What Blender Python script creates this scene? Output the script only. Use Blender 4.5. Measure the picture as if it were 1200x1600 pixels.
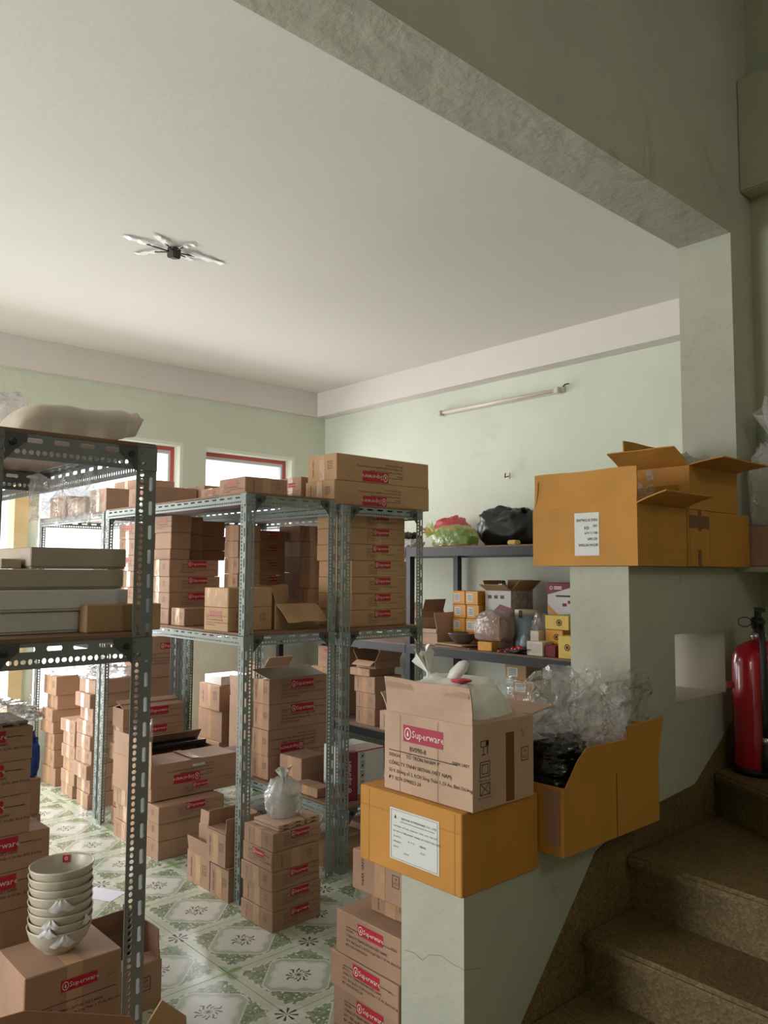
import bpy, bmesh, math, random
from mathutils import Vector, Matrix, noise
for o in list(bpy.data.objects): bpy.data.objects.remove(o)
S = bpy.context.scene
C = S.collection
R = math.radians
XR, YW, ZC = 5.05, 6.45, 3.41          # right wall, window wall, ceiling
YH, YB = 1.5405, 1.79                  # stair side / room side of the opening wall
XL, YN, XE, ZT = -3.3, -2.2, 3.72, 4.9

# ------------------------------------------------------------------ camera
F = 1251.0
right = Vector((0.73884831, -0.67385505, 0.00474862)); up = Vector((-0.05369537, -0.051847, 0.99721046)); fwd = Vector((0.6717291, 0.73704224, 0.07448996))
cam = bpy.data.objects.new('camera', bpy.data.cameras.new('camera')); C.objects.link(cam)
M = Matrix((right, up, -fwd)).transposed().to_4x4(); M.translation = (0, 0, 1.6); cam.matrix_world = M
cam.data.sensor_fit = 'VERTICAL'; cam.data.sensor_height = 32; cam.data.lens = F / 1600 * 32
cam.data.clip_start = 0.02
S.camera = cam

# ------------------------------------------------------------------ world, light, exposure
S.view_settings.view_transform = 'Standard'; S.view_settings.look = 'None'; S.view_settings.gamma = 1
S.view_settings.use_curve_mapping = False; S.view_settings.exposure = -0.18
w = bpy.data.worlds.new('world'); S.world = w; w.use_nodes = True
w.node_tree.nodes['Background'].inputs[0].default_value = (0.95, 0.97, 1, 1)
w.node_tree.nodes['Background'].inputs[1].default_value = 2.6
def area(name, loc, rot, sx, sy, energy, col=(.985, .99, 1)):
    l = bpy.data.lights.new(name, 'AREA'); l.shape = 'RECTANGLE'; l.size = sx; l.size_y = sy; l.energy = energy; l.color = col
    o = bpy.data.objects.new(name, l); C.objects.link(o); o.location = loc; o.rotation_euler = rot; return o
# overcast daylight at the door and windows; unseen left and stair windows are added
area('daylight_balcony_door', (1.55, YW + .22, 1.34), (R(-66), 0, 0), .9, 2.6, 60)
area('daylight_window_wide', (2.72, YW + .22, 1.6), (R(-66), 0, 0), 1.1, 2.0, 60)
area('daylight_window_corner', (4.1, YW + .22, 1.85), (R(-66), 0, 0), .88, 1.5, 34)
area('daylight_added_left_a', (XL - .22, 3.3, 1.7), (0, R(-74), 0), 1.7, 1.6, 175)  # unseen left-wall openings, added so daylight comes from that side
area('daylight_added_left_b', (XL - .22, 5.3, 1.7), (0, R(-74), 0), 1.7, 1.6, 125)
area('daylight_added_stair', (.9, YN - .2, 3.95), (R(90), 0, 0), 1.0, .9, 21, (1, .96, .88))  # unseen high opening, added to light the stair hall

# ------------------------------------------------------------------ materials
MATS = {}
def newmat(name):
    m = bpy.data.materials.new(name); m.use_nodes = True; MATS[name] = m
    return m, m.node_tree, m.node_tree.nodes['Principled BSDF']
def lin(c):
    return tuple(((v / 255) / 12.92 if v / 255 <= .04045 else ((v / 255 + .055) / 1.055) ** 2.4) for v in c) + (1,)
def nd(t, kind, **kw):
    n = t.nodes.new(kind)
    for k, v in kw.items():
        if k.startswith('i_'):
            n.inputs[int(k[2:]) if k[2:].isdigit() else k[2:]].default_value = v
        else: setattr(n, k, v)
    return n
def mat(name, col, rough=.6, var=.0, scale=6, bump=0, bscale=60, metal=0, spec=None, coat=0, stretch=None):
    """procedural surface: colour wandering by noise, optional fine relief"""
    m, t, p = newmat(name)
    c = lin(col)
    p.inputs['Base Color'].default_value = c; p.inputs['Roughness'].default_value = rough; p.inputs['Metallic'].default_value = metal
    if spec is not None: p.inputs['Specular IOR Level'].default_value = spec
    if coat: p.inputs['Coat Weight'].default_value = coat
    tc = nd(t, 'ShaderNodeTexCoord')
    src = tc.outputs['Object']
    if stretch:
        mp = nd(t, 'ShaderNodeMapping'); mp.inputs['Scale'].default_value = stretch; t.links.new(src, mp.inputs[0]); src = mp.outputs[0]
    if var:
        n = nd(t, 'ShaderNodeTexNoise', i_Scale=scale, i_Detail=6, i_Roughness=.6); t.links.new(src, n.inputs['Vector'])
        r = nd(t, 'ShaderNodeValToRGB'); e = r.color_ramp.elements
        e[0].position = .3; e[1].position = .7
        e[0].color = tuple(v * (1 - var) for v in c[:3]) + (1,); e[1].color = tuple(min(1, v * (1 + var)) for v in c[:3]) + (1,)
        t.links.new(n.outputs[0], r.inputs[0]); t.links.new(r.outputs[0], p.inputs['Base Color'])
    if bump:
        n = nd(t, 'ShaderNodeTexNoise', i_Scale=bscale, i_Detail=5); t.links.new(src, n.inputs['Vector'])
        b = nd(t, 'ShaderNodeBump', i_Strength=bump, i_Distance=.02); t.links.new(n.outputs[0], b.inputs['Height']); t.links.new(b.outputs[0], p.inputs['Normal'])
    return m
mat('kraft', (166, 131, 106), .75, .10, 5, .05, 25)
mat('kraft_pale', (188, 156, 132), .75, .10, 5, .05, 25)
mat('kraft_in', (160, 120, 92), .8, .10, 9, .04, 40)
mat('kraft_tan', (180, 143, 104), .75, .08, 5, .05, 25)
mat('ochre', (190, 132, 52), .7, .09, 5, .06, 18)
mat('ochre_in', (150, 108, 66), .8, .1, 8)
mat('greybox', (176, 160, 142), .7, .06, 5)
mat('whitebox', (208, 205, 202), .55, .05, 5)
mat('amber', (214, 150, 52), .5, .1, 20)
mat('yellowbox', (214, 180, 84), .5, .1, 20)
mat('cream', (206, 196, 170), .55, .12, 30)
mat('maroon', (120, 18, 38), .35, .1, 20)
mat('tape', (188, 150, 116), .22, .08, 30, .25, 14)
mat('tape_dark', (120, 72, 28), .3, .1, 20)
mat('logo_red', (176, 22, 42), .6)
mat('logo_faded', (172, 108, 92), .7)
mat('logo_pink', (166, 40, 66), .6, .05, 30)
mat('print_white', (232, 214, 206), .7)
mat('ink', (52, 38, 32), .8)
mat('crack', (112, 108, 94), .9)
mat('label_white', (214, 214, 208), .6, .04, 20)
mat('steel', (130, 139, 134), .5, .08, 8)
mat('steel_dark', (116, 119, 116), .5, .10, 8)
mat('bracket', (70, 72, 70), .5)
mat('bolt', (60, 60, 58), .35, metal=.8)
mat('board', (128, 96, 72), .7, .2, 5, .1, 30, stretch=(1, 6, 1))
mat('black_steel', (34, 34, 37), .5, .15, 10)
mat('black_board', (118, 92, 78), .7, .2, 6)
mat('window_red', (186, 84, 78), .45)
mat('door_yellow', (222, 198, 150), .5, .05, 10)
mat('alu', (200, 200, 200), .4)
mat('wallcream', (226, 228, 214), .8)
mat('lamp_body', (206, 198, 188), .4)
mat('tube', (224, 212, 196), .25)
mat('chrome', (200, 200, 200), .2, metal=.9)
mat('rubber', (22, 22, 24), .45)
mat('ext_red', (176, 10, 30), .22, coat=.5)
mat('bowl', (188, 177, 158), .35, .05, 20)
mat('tissue', (214, 212, 210), .7, .03, 20)
mat('paper', (226, 226, 238), .7, .03, 12)
mat('bag_white', (226, 224, 216), .35, .04, 8)
mat('bag_black', (26, 26, 28), .32, .1, 8)
mat('bag_brown', (186, 172, 154), .3, .06, 5)
mat('bag_blue', (40, 78, 170), .35)
mat('blue_ruff', (166, 196, 216), .4)
mat('tin_blue', (138, 156, 164), .4, .05, 10)
mat('greens', (30, 120, 40), .5, .2, 20)
mat('dark_item', (44, 38, 34), .5, .2, 20)
mat('glass_dark', (96, 88, 78), .15, .1, 10)
mat('red_item', (190, 20, 40), .3)
mat('dark_wire', (60, 56, 52), .6)
mat('tape_white', (240, 240, 240), .5)
mat('grout', (120, 122, 108), .9)
mat('plain_floor', (150, 140, 120), .5, .1, 4)
mat('picture', (190, 180, 172), .5, .45, 26)
mat('black_film', (16, 17, 18), .12, 0, 5, .5, 22, spec=.8)

def film(name, col, alpha, rough=.15, gloss=.5):
    m, t, p = newmat(name)
    t.nodes.remove(p); out = t.nodes['Material Output']
    tr = nd(t, 'ShaderNodeBsdfTransparent'); gl = nd(t, 'ShaderNodeBsdfGlossy', i_Roughness=rough); df = nd(t, 'ShaderNodeBsdfDiffuse')
    tl = nd(t, 'ShaderNodeBsdfTranslucent')
    df.inputs[0].default_value = lin(col); tl.inputs[0].default_value = lin(col); tr.inputs[0].default_value = (.97, .97, .97, 1)
    a = nd(t, 'ShaderNodeMixShader', i_0=.4); t.links.new(df.outputs[0], a.inputs[1]); t.links.new(tl.outputs[0], a.inputs[2])
    b = nd(t, 'ShaderNodeMixShader', i_0=alpha); t.links.new(tr.outputs[0], b.inputs[1]); t.links.new(a.outputs[0], b.inputs[2])
    lw = nd(t, 'ShaderNodeLayerWeight', i_Blend=.35); mu = nd(t, 'ShaderNodeMath', operation='MULTIPLY', i_1=gloss); t.links.new(lw.outputs['Facing'], mu.inputs[0])
    c = nd(t, 'ShaderNodeMixShader'); t.links.new(mu.outputs[0], c.inputs[0]); t.links.new(b.outputs[0], c.inputs[1]); t.links.new(gl.outputs[0], c.inputs[2])
    tc = nd(t, 'ShaderNodeTexCoord'); n = nd(t, 'ShaderNodeTexNoise', i_Scale=16, i_Detail=4, i_Distortion=1.5); t.links.new(tc.outputs['Object'], n.inputs['Vector'])
    bp = nd(t, 'ShaderNodeBump', i_Strength=.9, i_Distance=.03); t.links.new(n.outputs[0], bp.inputs['Height']); t.links.new(bp.outputs[0], gl.inputs['Normal']); t.links.new(bp.outputs[0], lw.inputs['Normal'])
    t.links.new(c.outputs[0], out.inputs[0]); return m
film('clear_film', (238, 236, 234), .17, .08, 1.0)
film('milky_film', (236, 234, 230), .42, .2, .5)
film('pink_film', (240, 228, 228), .30, .2, .5)
film('red_film', (220, 40, 60), .75, .2, .35)
film('lime_film', (196, 214, 96), .42, .2, .4)
mg, tg, pg = newmat('pane_glass'); tg.nodes.remove(pg)
_a = nd(tg, 'ShaderNodeBsdfTransparent'); _b = nd(tg, 'ShaderNodeBsdfGlossy', i_Roughness=.02); _m = nd(tg, 'ShaderNodeMixShader', i_0=.06)
tg.links.new(_a.outputs[0], _m.inputs[1]); tg.links.new(_b.outputs[0], _m.inputs[2]); tg.links.new(_m.outputs[0], tg.nodes['Material Output'].inputs[0])

def plaster(name, col, var, stain, bump=.35):
    """painted plaster: broad patches, dirty blots with a shape of their own, trowel relief"""
    m, t, p = newmat(name); c = lin(col); p.inputs['Roughness'].default_value = .85
    tc = nd(t, 'ShaderNodeTexCoord')
    def ramp(n, a, b, ca, cb):
        r = nd(t, 'ShaderNodeValToRGB'); e = r.color_ramp.elements; e[0].position = a; e[1].position = b; e[0].color = ca; e[1].color = cb; t.links.new(n.outputs[0], r.inputs[0]); return r
    n1 = nd(t, 'ShaderNodeTexNoise', i_Scale=1.3, i_Detail=7, i_Roughness=.62); t.links.new(tc.outputs['Object'], n1.inputs['Vector'])
    r1 = ramp(n1, .32, .68, tuple(v * (1 - var) for v in c[:3]) + (1,), tuple(min(1, v * (1 + var * .6)) for v in c[:3]) + (1,))
    n2 = nd(t, 'ShaderNodeTexNoise', i_Scale=3.2, i_Detail=9, i_Roughness=.7, i_Distortion=.6); t.links.new(tc.outputs['Object'], n2.inputs['Vector'])
    r2 = ramp(n2, .58, .74, (0, 0, 0, 1), (stain, stain, stain, 1))
    mx = nd(t, 'ShaderNodeMix', data_type='RGBA', blend_type='MULTIPLY'); t.links.new(r2.outputs[0], mx.inputs[0]); t.links.new(r1.outputs[0], mx.inputs[6]); mx.inputs[7].default_value = (.55, .53, .45, 1)
    t.links.new(mx.outputs[2], p.inputs['Base Color'])
    n3 = nd(t, 'ShaderNodeTexNoise', i_Scale=9, i_Detail=8, i_Roughness=.6); t.links.new(tc.outputs['Object'], n3.inputs['Vector'])
    b = nd(t, 'ShaderNodeBump', i_Strength=bump, i_Distance=.02); t.links.new(n3.outputs[0], b.inputs['Height']); t.links.new(b.outputs[0], p.inputs['Normal'])
    return m
plaster('green_wall', (207, 212, 194), .06, .18)
plaster('green_wall_shaded', (172, 174, 148), .10, .35, .5)  # same wall paint, the stair hall's shade put into its colour
plaster('grey_green', (180, 180, 163), .13, .75, .6)
plaster('ceiling_white', (218, 214, 207), .02, .05, .15)
plaster('hole_paint', (176, 168, 156), .05, .3, .2)
plaster('cornice_white', (216, 210, 204), .03, .12, .2)

def terrazzo():
    m, t, p = newmat('terrazzo'); p.inputs['Roughness'].default_value = .55
    tc = nd(t, 'ShaderNodeTexCoord')
    v = nd(t, 'ShaderNodeTexVoronoi', i_Scale=130); t.links.new(tc.outputs['Object'], v.inputs['Vector'])
    r = nd(t, 'ShaderNodeValToRGB'); e = r.color_ramp.elements; e[0].color = lin((92, 75, 44)); e[1].color = lin((138, 118, 78)); e.new(.5).color = lin((114, 95, 58)); t.links.new(v.outputs['Color'], r.inputs[0])
    n = nd(t, 'ShaderNodeTexNoise', i_Scale=3, i_Detail=6); t.links.new(tc.outputs['Object'], n.inputs['Vector'])
    mx = nd(t, 'ShaderNodeMix', data_type='RGBA', blend_type='MULTIPLY', i_0=.5); t.links.new(r.outputs[0], mx.inputs[6])
    r2 = nd(t, 'ShaderNodeValToRGB'); r2.color_ramp.elements[0].position = .35; r2.color_ramp.elements[0].color = (.4, .36, .3, 1); r2.color_ramp.elements[1].position = .6; t.links.new(n.outputs[0], r2.inputs[0]); t.links.new(r2.outputs[0], mx.inputs[7])
    t.links.new(mx.outputs[2], p.inputs['Base Color'])
    b = nd(t, 'ShaderNodeBump', i_Strength=.25, i_Distance=.004); t.links.new(v.outputs['Distance'], b.inputs['Height']); t.links.new(b.outputs[0], p.inputs['Normal'])
terrazzo()

TS = .405
def tile_mat():
    m, t, p = newmat('floor_tile'); p.inputs['Roughness'].default_value = .16
    tc = nd(t, 'ShaderNodeTexCoord'); sp = nd(t, 'ShaderNodeSeparateXYZ'); t.links.new(tc.outputs['Object'], sp.inputs[0])
    def mth(op, a, b=None, c=None):
        n = nd(t, 'ShaderNodeMath', operation=op)
        for k, v in enumerate((a, b, c)):
            if v is None: continue
            if isinstance(v, (int, float)): n.inputs[k].default_value = v
            else: t.links.new(v, n.inputs[k])
        return n.outputs[0]
    X = mth('DIVIDE', sp.outputs[0], TS); Y = mth('DIVIDE', sp.outputs[1], TS)
    u = mth('ABSOLUTE', X); v = mth('ABSOLUTE', Y)
    d1 = mth('ADD', u, v); mxv = mth('MAXIMUM', u, v); e = mth('SUBTRACT', .5, mxv)
    rad = mth('SQRT', mth('ADD', mth('MULTIPLY', X, X), mth('MULTIPLY', Y, Y))); th = mth('ARCTAN2', Y, X)
    def step(x, a, soft=.006):      # 1 where x < a
        return mth('SUBTRACT', 1, mth('SMOOTHSTEP' if False else 'MINIMUM', 1, mth('MAXIMUM', 0, mth('DIVIDE', mth('SUBTRACT', x, a - soft), 2 * soft))))
    def col(c): 
        n = nd(t, 'ShaderNodeRGB'); n.outputs[0].default_value = lin(c); return n.outputs[0]
    def mix(f, a, b):
        n = nd(t, 'ShaderNodeMix', data_type='RGBA'); t.links.new(f, n.inputs[0]); t.links.new(a, n.inputs[6]); t.links.new(b, n.inputs[7]); return n.outputs[2]
    pale = col((194, 201, 182)); green = col((146, 162, 126)); dgreen = col((122, 134, 108)); white = col((212, 212, 203)); greyg = col((172, 180, 164)); dark = col((78, 84, 74)); star = col((150, 174, 128))
    # leaf filling of the corner triangles
    vo = nd(t, 'ShaderNodeTexVoronoi', i_Scale=62, feature='F1'); t.links.new(tc.outputs['Object'], vo.inputs['Vector'])
    leaf = mix(step(vo.outputs['Distance'], .36, .08), dgreen, white)
    vs = nd(t, 'ShaderNodeSeparateColor'); t.links.new(vo.outputs['Color'], vs.inputs[0])
    leaf = mix(step(vs.outputs[0], .45, .05), leaf, green)
    # pale border strip, dotted line
    base = mix(step(e, .085), leaf, pale)
    dots = mth('MULTIPLY', step(mth('ABSOLUTE', mth('SUBTRACT', e, .097)), .009, .003), step(mth('PINGPONG', mth('MULTIPLY', d1, 20), 1), .5, .1))
    base = mix(dots, base, white)
    rim = step(mth('ABSOLUTE', mth('SUBTRACT', e, .084)), .004, .002); base = mix(rim, base, white)
    # corner motifs
    cu = mth('SUBTRACT', .5, u); cv = mth('SUBTRACT', .5, v); cr = mth('SQRT', mth('ADD', mth('MULTIPLY', cu, cu), mth('MULTIPLY', cv, cv)))
    sgn = step(mth('MULTIPLY', X, Y), 0, .0001)          # 1 on flower corners
    cang = mth('ARCTAN2', cv, cu)
    starR = mth('ADD', .11, mth('MULTIPLY', .06, mth('COSINE', mth('MULTIPLY', cang, 4))))
    starm = step(cr, starR) if False else mth('MULTIPLY', step(mth('SUBTRACT', cr, starR), 0), mth('SUBTRACT', 1, sgn))
    base = mix(starm, base, star)
    flR = mth('ADD', .17, mth('MULTIPLY', .02, mth('COSINE', mth('MULTIPLY', cang, 8))))
    flm = mth('MULTIPLY', step(mth('SUBTRACT', cr, flR), 0), sgn); base = mix(flm, base, white)
    pet = mth('MULTIPLY', mth('MULTIPLY', step(mth('ABSOLUTE', mth('SUBTRACT', cr, .065)), .042), step(mth('ABSOLUTE', mth('SINE', mth('MULTIPLY', cang, 4))), .55, .1)), sgn); base = mix(pet, base, dark)
    # central framed medallion, turned 45 degrees to the tile
    fr = mth('MAXIMUM', d1, mth('MULTIPLY', mxv, 1.16)); 
    base = mix(step(fr, .455), base, white); base = mix(step(fr, .437), base, greyg)
    medR = mth('ADD', .365, mth('MULTIPLY', .022, mth('COSINE', mth('MULTIPLY', th, 8))))
    md = mth('SUBTRACT', fr, medR); base = mix(step(md, 0), base, white)
    base = mix(step(mth('ABSOLUTE', mth('ADD', md, .02)), .004, .003), base, greyg)
    ros = mth('MULTIPLY', step(rad, mth('ADD', .108, 0)) if False else step(mth('SUBTRACT', rad, mth('ADD', .118, mth('MULTIPLY', .022, mth('COSINE', mth('MULTIPLY', th, 8))))), 0), step(mth('ABSOLUTE', mth('SINE', mth('ADD', mth('MULTIPLY', th, 6), mth('MULTIPLY', mth('SINE', mth('MULTIPLY', rad, 70)), .9)))), .62, .1))
    base = mix(ros, base, dark); base = mix(step(mth('ABSOLUTE', mth('SUBTRACT', rad, .05)), .008), base, white); base = mix(step(rad, .018), base, dark)
    n = nd(t, 'ShaderNodeTexNoise', i_Scale=4, i_Detail=5); t.links.new(tc.outputs['Object'], n.inputs['Vector'])
    t.links.new(base, p.inputs['Base Color'])
    rr = nd(t, 'ShaderNodeMapRange', i_3=.10, i_4=.30); t.links.new(n.outputs[0], rr.inputs[0]); t.links.new(rr.outputs[0], p.inputs['Roughness'])
tile_mat()

# ------------------------------------------------------------------ mesh helpers
def link(name, me, m, parent=None, loc=(0, 0, 0), rot=(0, 0, 0), scale=None):
    o = bpy.data.objects.new(name, me); C.objects.link(o); o.parent = parent; o.location = loc; o.rotation_euler = rot
    if scale: o.scale = scale
    if me is not None and m and not me.materials: me.materials.append(MATS[m])
    return o
CACHE = {}
def cached(key, fn):
    if key not in CACHE: CACHE[key] = fn()
    return CACHE[key]
def mesh(name, vs, fs, smooth=False):
    me = bpy.data.meshes.new(name); me.from_pydata([tuple(v) for v in vs], [], fs); me.update()
    if smooth: me.polygons.foreach_set('use_smooth', [True] * len(me.polygons))
    return me
def box_vf(x0, y0, z0, x1, y1, z1, vs=None, fs=None):
    vs = [] if vs is None else vs; fs = [] if fs is None else fs
    b = len(vs)
    vs += [(x0, y0, z0), (x1, y0, z0), (x1, y1, z0), (x0, y1, z0), (x0, y0, z1), (x1, y0, z1), (x1, y1, z1), (x0, y1, z1)]
    fs += [tuple(b + i for i in f) for f in ((0, 3, 2, 1), (4, 5, 6, 7), (0, 1, 5, 4), (1, 2, 6, 5), (2, 3, 7, 6), (3, 0, 4, 7))]
    return vs, fs
def box_me(x0, y0, z0, x1, y1, z1, m=None, bev=0):
    vs, fs = box_vf(x0, y0, z0, x1, y1, z1); me = mesh('box', vs, fs)
    if bev:
        bm = bmesh.new(); bm.from_mesh(me); bmesh.ops.bevel(bm, geom=bm.edges[:], offset=bev, segments=1 if bev < .006 else 2, affect='EDGES'); bm.to_mesh(me); bm.free()
    if m: me.materials.append(MATS[m])
    return me
def boxes_me(lst, m=None):
    vs, fs = [], []
    for b in lst: box_vf(*b, vs, fs)
    me = mesh('boxes', vs, fs)
    if m: me.materials.append(MATS[m])
    return me
def lathe(profile, n=32, m=None, smooth=True):
    vs, fs = [], []
    for r, z in profile:
        for k in range(n): a = 2 * math.pi * k / n; vs.append((r * math.cos(a), r * math.sin(a), z))
    for i in range(len(profile) - 1):
        for k in range(n): fs.append((i * n + k, i * n + (k + 1) % n, (i + 1) * n + (k + 1) % n, (i + 1) * n + k))
    me = mesh('lathe', vs, fs, smooth)
    bm = bmesh.new(); bm.from_mesh(me); bmesh.ops.remove_doubles(bm, verts=bm.verts[:], dist=1e-5); bmesh.ops.recalc_face_normals(bm, faces=bm.faces[:]); bm.to_mesh(me); bm.free()
    if m: me.materials.append(MATS[m])
    return me
def tube(pts, r, n=10, m=None):
    pts = [Vector(p) for p in pts]; vs, fs = [], []
    for i, p in enumerate(pts):
        d = (pts[min(i + 1, len(pts) - 1)] - pts[max(i - 1, 0)]).normalized()
        a = d.orthogonal().normalized() if i == 0 else (a - d * a.dot(d)).normalized()
        b = d.cross(a); rr = r[i] if isinstance(r, (list, tuple)) else r
        for k in range(n): t = 2 * math.pi * k / n; vs.append(p + a * math.cos(t) * rr + b * math.sin(t) * rr)
    for i in range(len(pts) - 1):
        for k in range(n): fs.append((i * n + k, i * n + (k + 1) % n, (i + 1) * n + (k + 1) % n, (i + 1) * n + k))
    fs.append(tuple(range(n - 1, -1, -1))); fs.append(tuple(range((len(pts) - 1) * n, len(pts) * n)))
    me = mesh('tube', vs, fs, True)
    if m: me.materials.append(MATS[m])
    return me
def tag(o, label, cat, group=None):
    o['label'] = label; o['category'] = cat
    if group: o['group'] = group
    return o
def thing(name, label, cat, loc, rz=0, group=None):
    o = bpy.data.objects.new(name, None); C.objects.link(o); o.empty_display_size = .05; o.location = loc; o.rotation_euler = (0, 0, rz)
    return tag(o, label, cat, group)
def struct(name, me, m=None, parent=None):
    o = link(name, me, m, parent)
    if parent is None: o['kind'] = 'structure'
    return o

# ------------------------------------------------------------------ lettering
def text_me(lines, width=None, align='LEFT', res=1):
    """lines: (string, size, x, z) set in the XZ plane facing -y, joined into one flat print"""
    bm = bmesh.new()
    for s, size, x, z in lines:
        cu = bpy.data.curves.new('t', 'FONT'); cu.body = s; cu.size = size; cu.resolution_u = res; cu.align_x = align; cu.align_y = 'CENTER'; cu.fill_mode = 'FRONT'
        ob = bpy.data.objects.new('t', cu); me = bpy.data.meshes.new_from_object(ob)
        me.transform(Matrix.Translation((x, 0, z)) @ Matrix.Rotation(R(90), 4, 'X'))
        bm.from_mesh(me); bpy.data.objects.remove(ob); bpy.data.curves.remove(cu); bpy.data.meshes.remove(me)
    me = bpy.data.meshes.new('print'); bm.to_mesh(me); bm.free(); return me
def add_polys(me, polys):
    """append flat polygons [(x,z)...] to a print mesh"""
    bm = bmesh.new(); bm.from_mesh(me)
    for p in polys:
        try: bm.faces.new([bm.verts.new((x, 0, z)) for x, z in p])
        except ValueError: pass
    bm.to_mesh(me); bm.free(); return me
def ring_polys(cx, cz, r0, r1, n=14, sx=1):
    out = []
    for k in range(n):
        a, b = 2 * math.pi * k / n, 2 * math.pi * (k + 1) / n
        out.append([(cx + sx * r0 * math.cos(a), cz + r0 * math.sin(a)), (cx + sx * r1 * math.cos(a), cz + r1 * math.sin(a)), (cx + sx * r1 * math.cos(b), cz + r1 * math.sin(b)), (cx + sx * r0 * math.cos(b), cz + r0 * math.sin(b))])
    return out
def drop_poly(cx, cz, s): return [[(cx, cz + s), (cx - .32 * s, cz + .1 * s), (cx - .36 * s, cz - .35 * s), (cx, cz - .6 * s), (cx + .36 * s, cz - .35 * s), (cx + .2 * s, cz + .2 * s)]]
# white lettering of the red panel: panel is 1 wide, .3 high
LOGO = text_me([('Superware', .186, -.275, 0)]); add_polys(LOGO, ring_polys(-.38, 0, .088, .11, 18, .8) + [[(x + .012, z) for x, z in drop_poly(-.39, -.01, .075)[0]]])
PANEL = mesh('panel', [(-.5, 0, -.15), (.5, 0, -.15), (.5, 0, .15), (-.5, 0, .15)], [(0, 1, 2, 3)])
ADDR = [('DESIGN:', .05, -.5, .14), ('CÔNG TY TNHH SRITHAI (VIỆT NAM)', .06, -.5, .06), ('Số 9, đường số 2, KCN Sóng Thần 1, Dĩ An, Bình Dương', .06, -.5, -.02), ('ĐT: 0274 3790023-24', .06, -.5, -.10)]
TEXT_S = text_me(ADDR); add_polys(TEXT_S, [[(-.5, .185), (.75, .185), (.75, .195), (-.5, .195)]])
TEXT_V = text_me([('DARK GREY', .3, 0, 0)], align='CENTER'); TEXT_V.transform(Matrix.Rotation(R(-90), 4, 'Y'))
def sq(x0, z0, x1, z1): return [(x0, z0), (x1, z0), (x1, z1), (x0, z1)]
def frame_polys(x0, z0, x1, z1, t): return [sq(x0, z0, x1, z0 + t), sq(x0, z1 - t, x1, z1), sq(x0, z0 + t, x0 + t, z1 - t), sq(x1 - t, z0 + t, x1, z1 - t)]
ICON = text_me([('24', .3, 0, .2), ('PCS', .3, 0, -.18)], align='CENTER'); add_polys(ICON, frame_polys(-.42, -.5, .42, .5, .05))
SMALLCODE = text_me([('BV090-8', .3, 0, 0)], align='CENTER')

# ------------------------------------------------------------------ cartons
rnd = random.Random(7)
FACE = {'-y': ((0, -1), 0.0), '-x': ((-1, 0), R(-90)), '+x': ((1, 0), R(90)), '+y': ((0, 1), R(180))}
def stick(root, me, m, name, face, d, a, z, scale, off=.0012, rot=0):
    """lay a flat print on a face; a = offset along the reading direction from the face centre"""
    (nx, ny), rz = FACE[face]
    px = nx * (d[0] / 2 + off) + math.cos(rz) * a; py = ny * (d[1] / 2 + off) + math.sin(rz) * a
    key = (me.name, m)
    mm = cached(key, lambda: me if not me.materials else me.copy())
    if not mm.materials: mm.materials.append(MATS[m])
    elif mm.materials[0] != MATS[m]: mm.materials.clear(); mm.materials.append(MATS[m])
    o = link(name, mm, None, root, (px, py, z), (0, rot, rz) if not rot else (0, 0, rz), (scale, 1, scale) if not isinstance(scale, tuple) else scale)
    if rot:
        o.rotation_mode = 'XYZ'; o.rotation_euler = (Matrix.Rotation(rz, 3, 'Z') @ Matrix.Rotation(rot, 3, 'Y')).to_euler()
    return o
def decorate(root, d, face, kind, pink=False):
    W = d[0] if face[1] == 'y' else d[1]; H = d[2]
    if kind == 'logo':
        pw = min(W * .38, H * 1.35); ph = pw * .3
        p = stick(root, PANEL, 'logo_pink' if pink else 'logo_red', 'logo_panel', face, d, W * .05, H * .76, pw)
        q = stick(root, LOGO, 'print_white', 'lettering', face, d, W * .05, H * .76, pw, .0020)
        q.parent = p; q.location = (0, -.0008, 0); q.rotation_euler = (0, 0, 0); q.scale = (1, 1, 1)
        tw = min(W * .62, H * 1.7)
        stick(root, TEXT_S, 'ink', 'printed_text', face, d, -W * .02, H * .42, tw)
        stick(root, SMALLCODE, 'ink', 'printed_code', face, d, W * .40, H * .72, W * .07)
    elif kind == 'upside':
        pw = min(W * .38, H * 1.35)
        p = stick(root, PANEL, 'logo_red', 'logo_panel', face, d, -W * .10, H * .24, pw, .0012, math.pi)
        q = link('lettering', cached((LOGO.name, 'print_white'), lambda: LOGO), 'print_white', p, (0, -.0008, 0))
        stick(root, TEXT_S, 'ink', 'printed_text', face, d, W * .02, H * .58, min(W * .62, H * 1.7), .0012, math.pi)
    elif kind == 'end':
        stick(root, ICON, 'ink', 'printed_icon', face, d, W * .28, H * .58, min(.2 * W, .3 * H))
        stick(root, TEXT_V, 'ink', 'printed_text', face, d, -W * .30, H * .5, min(H * .42, .06))
    elif kind == 'fadedlogo':
        pw = min(W * .5, H * 1.2)
        stick(root, PANEL, 'logo_faded', 'logo_panel', face, d, 0, H * .7, pw)
        stick(root, TEXT_S, 'ink', 'printed_text', face, d, -W * .05, H * .38, min(W * .7, H * 1.5))
def body_me(d, m):
    k = (round(d[0], 3), round(d[1], 3), round(d[2], 3), m)
    return cached(('body',) + k, lambda: box_me(-d[0] / 2, -d[1] / 2, 0, d[0] / 2, d[1] / 2, d[2], m, .003))
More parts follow.
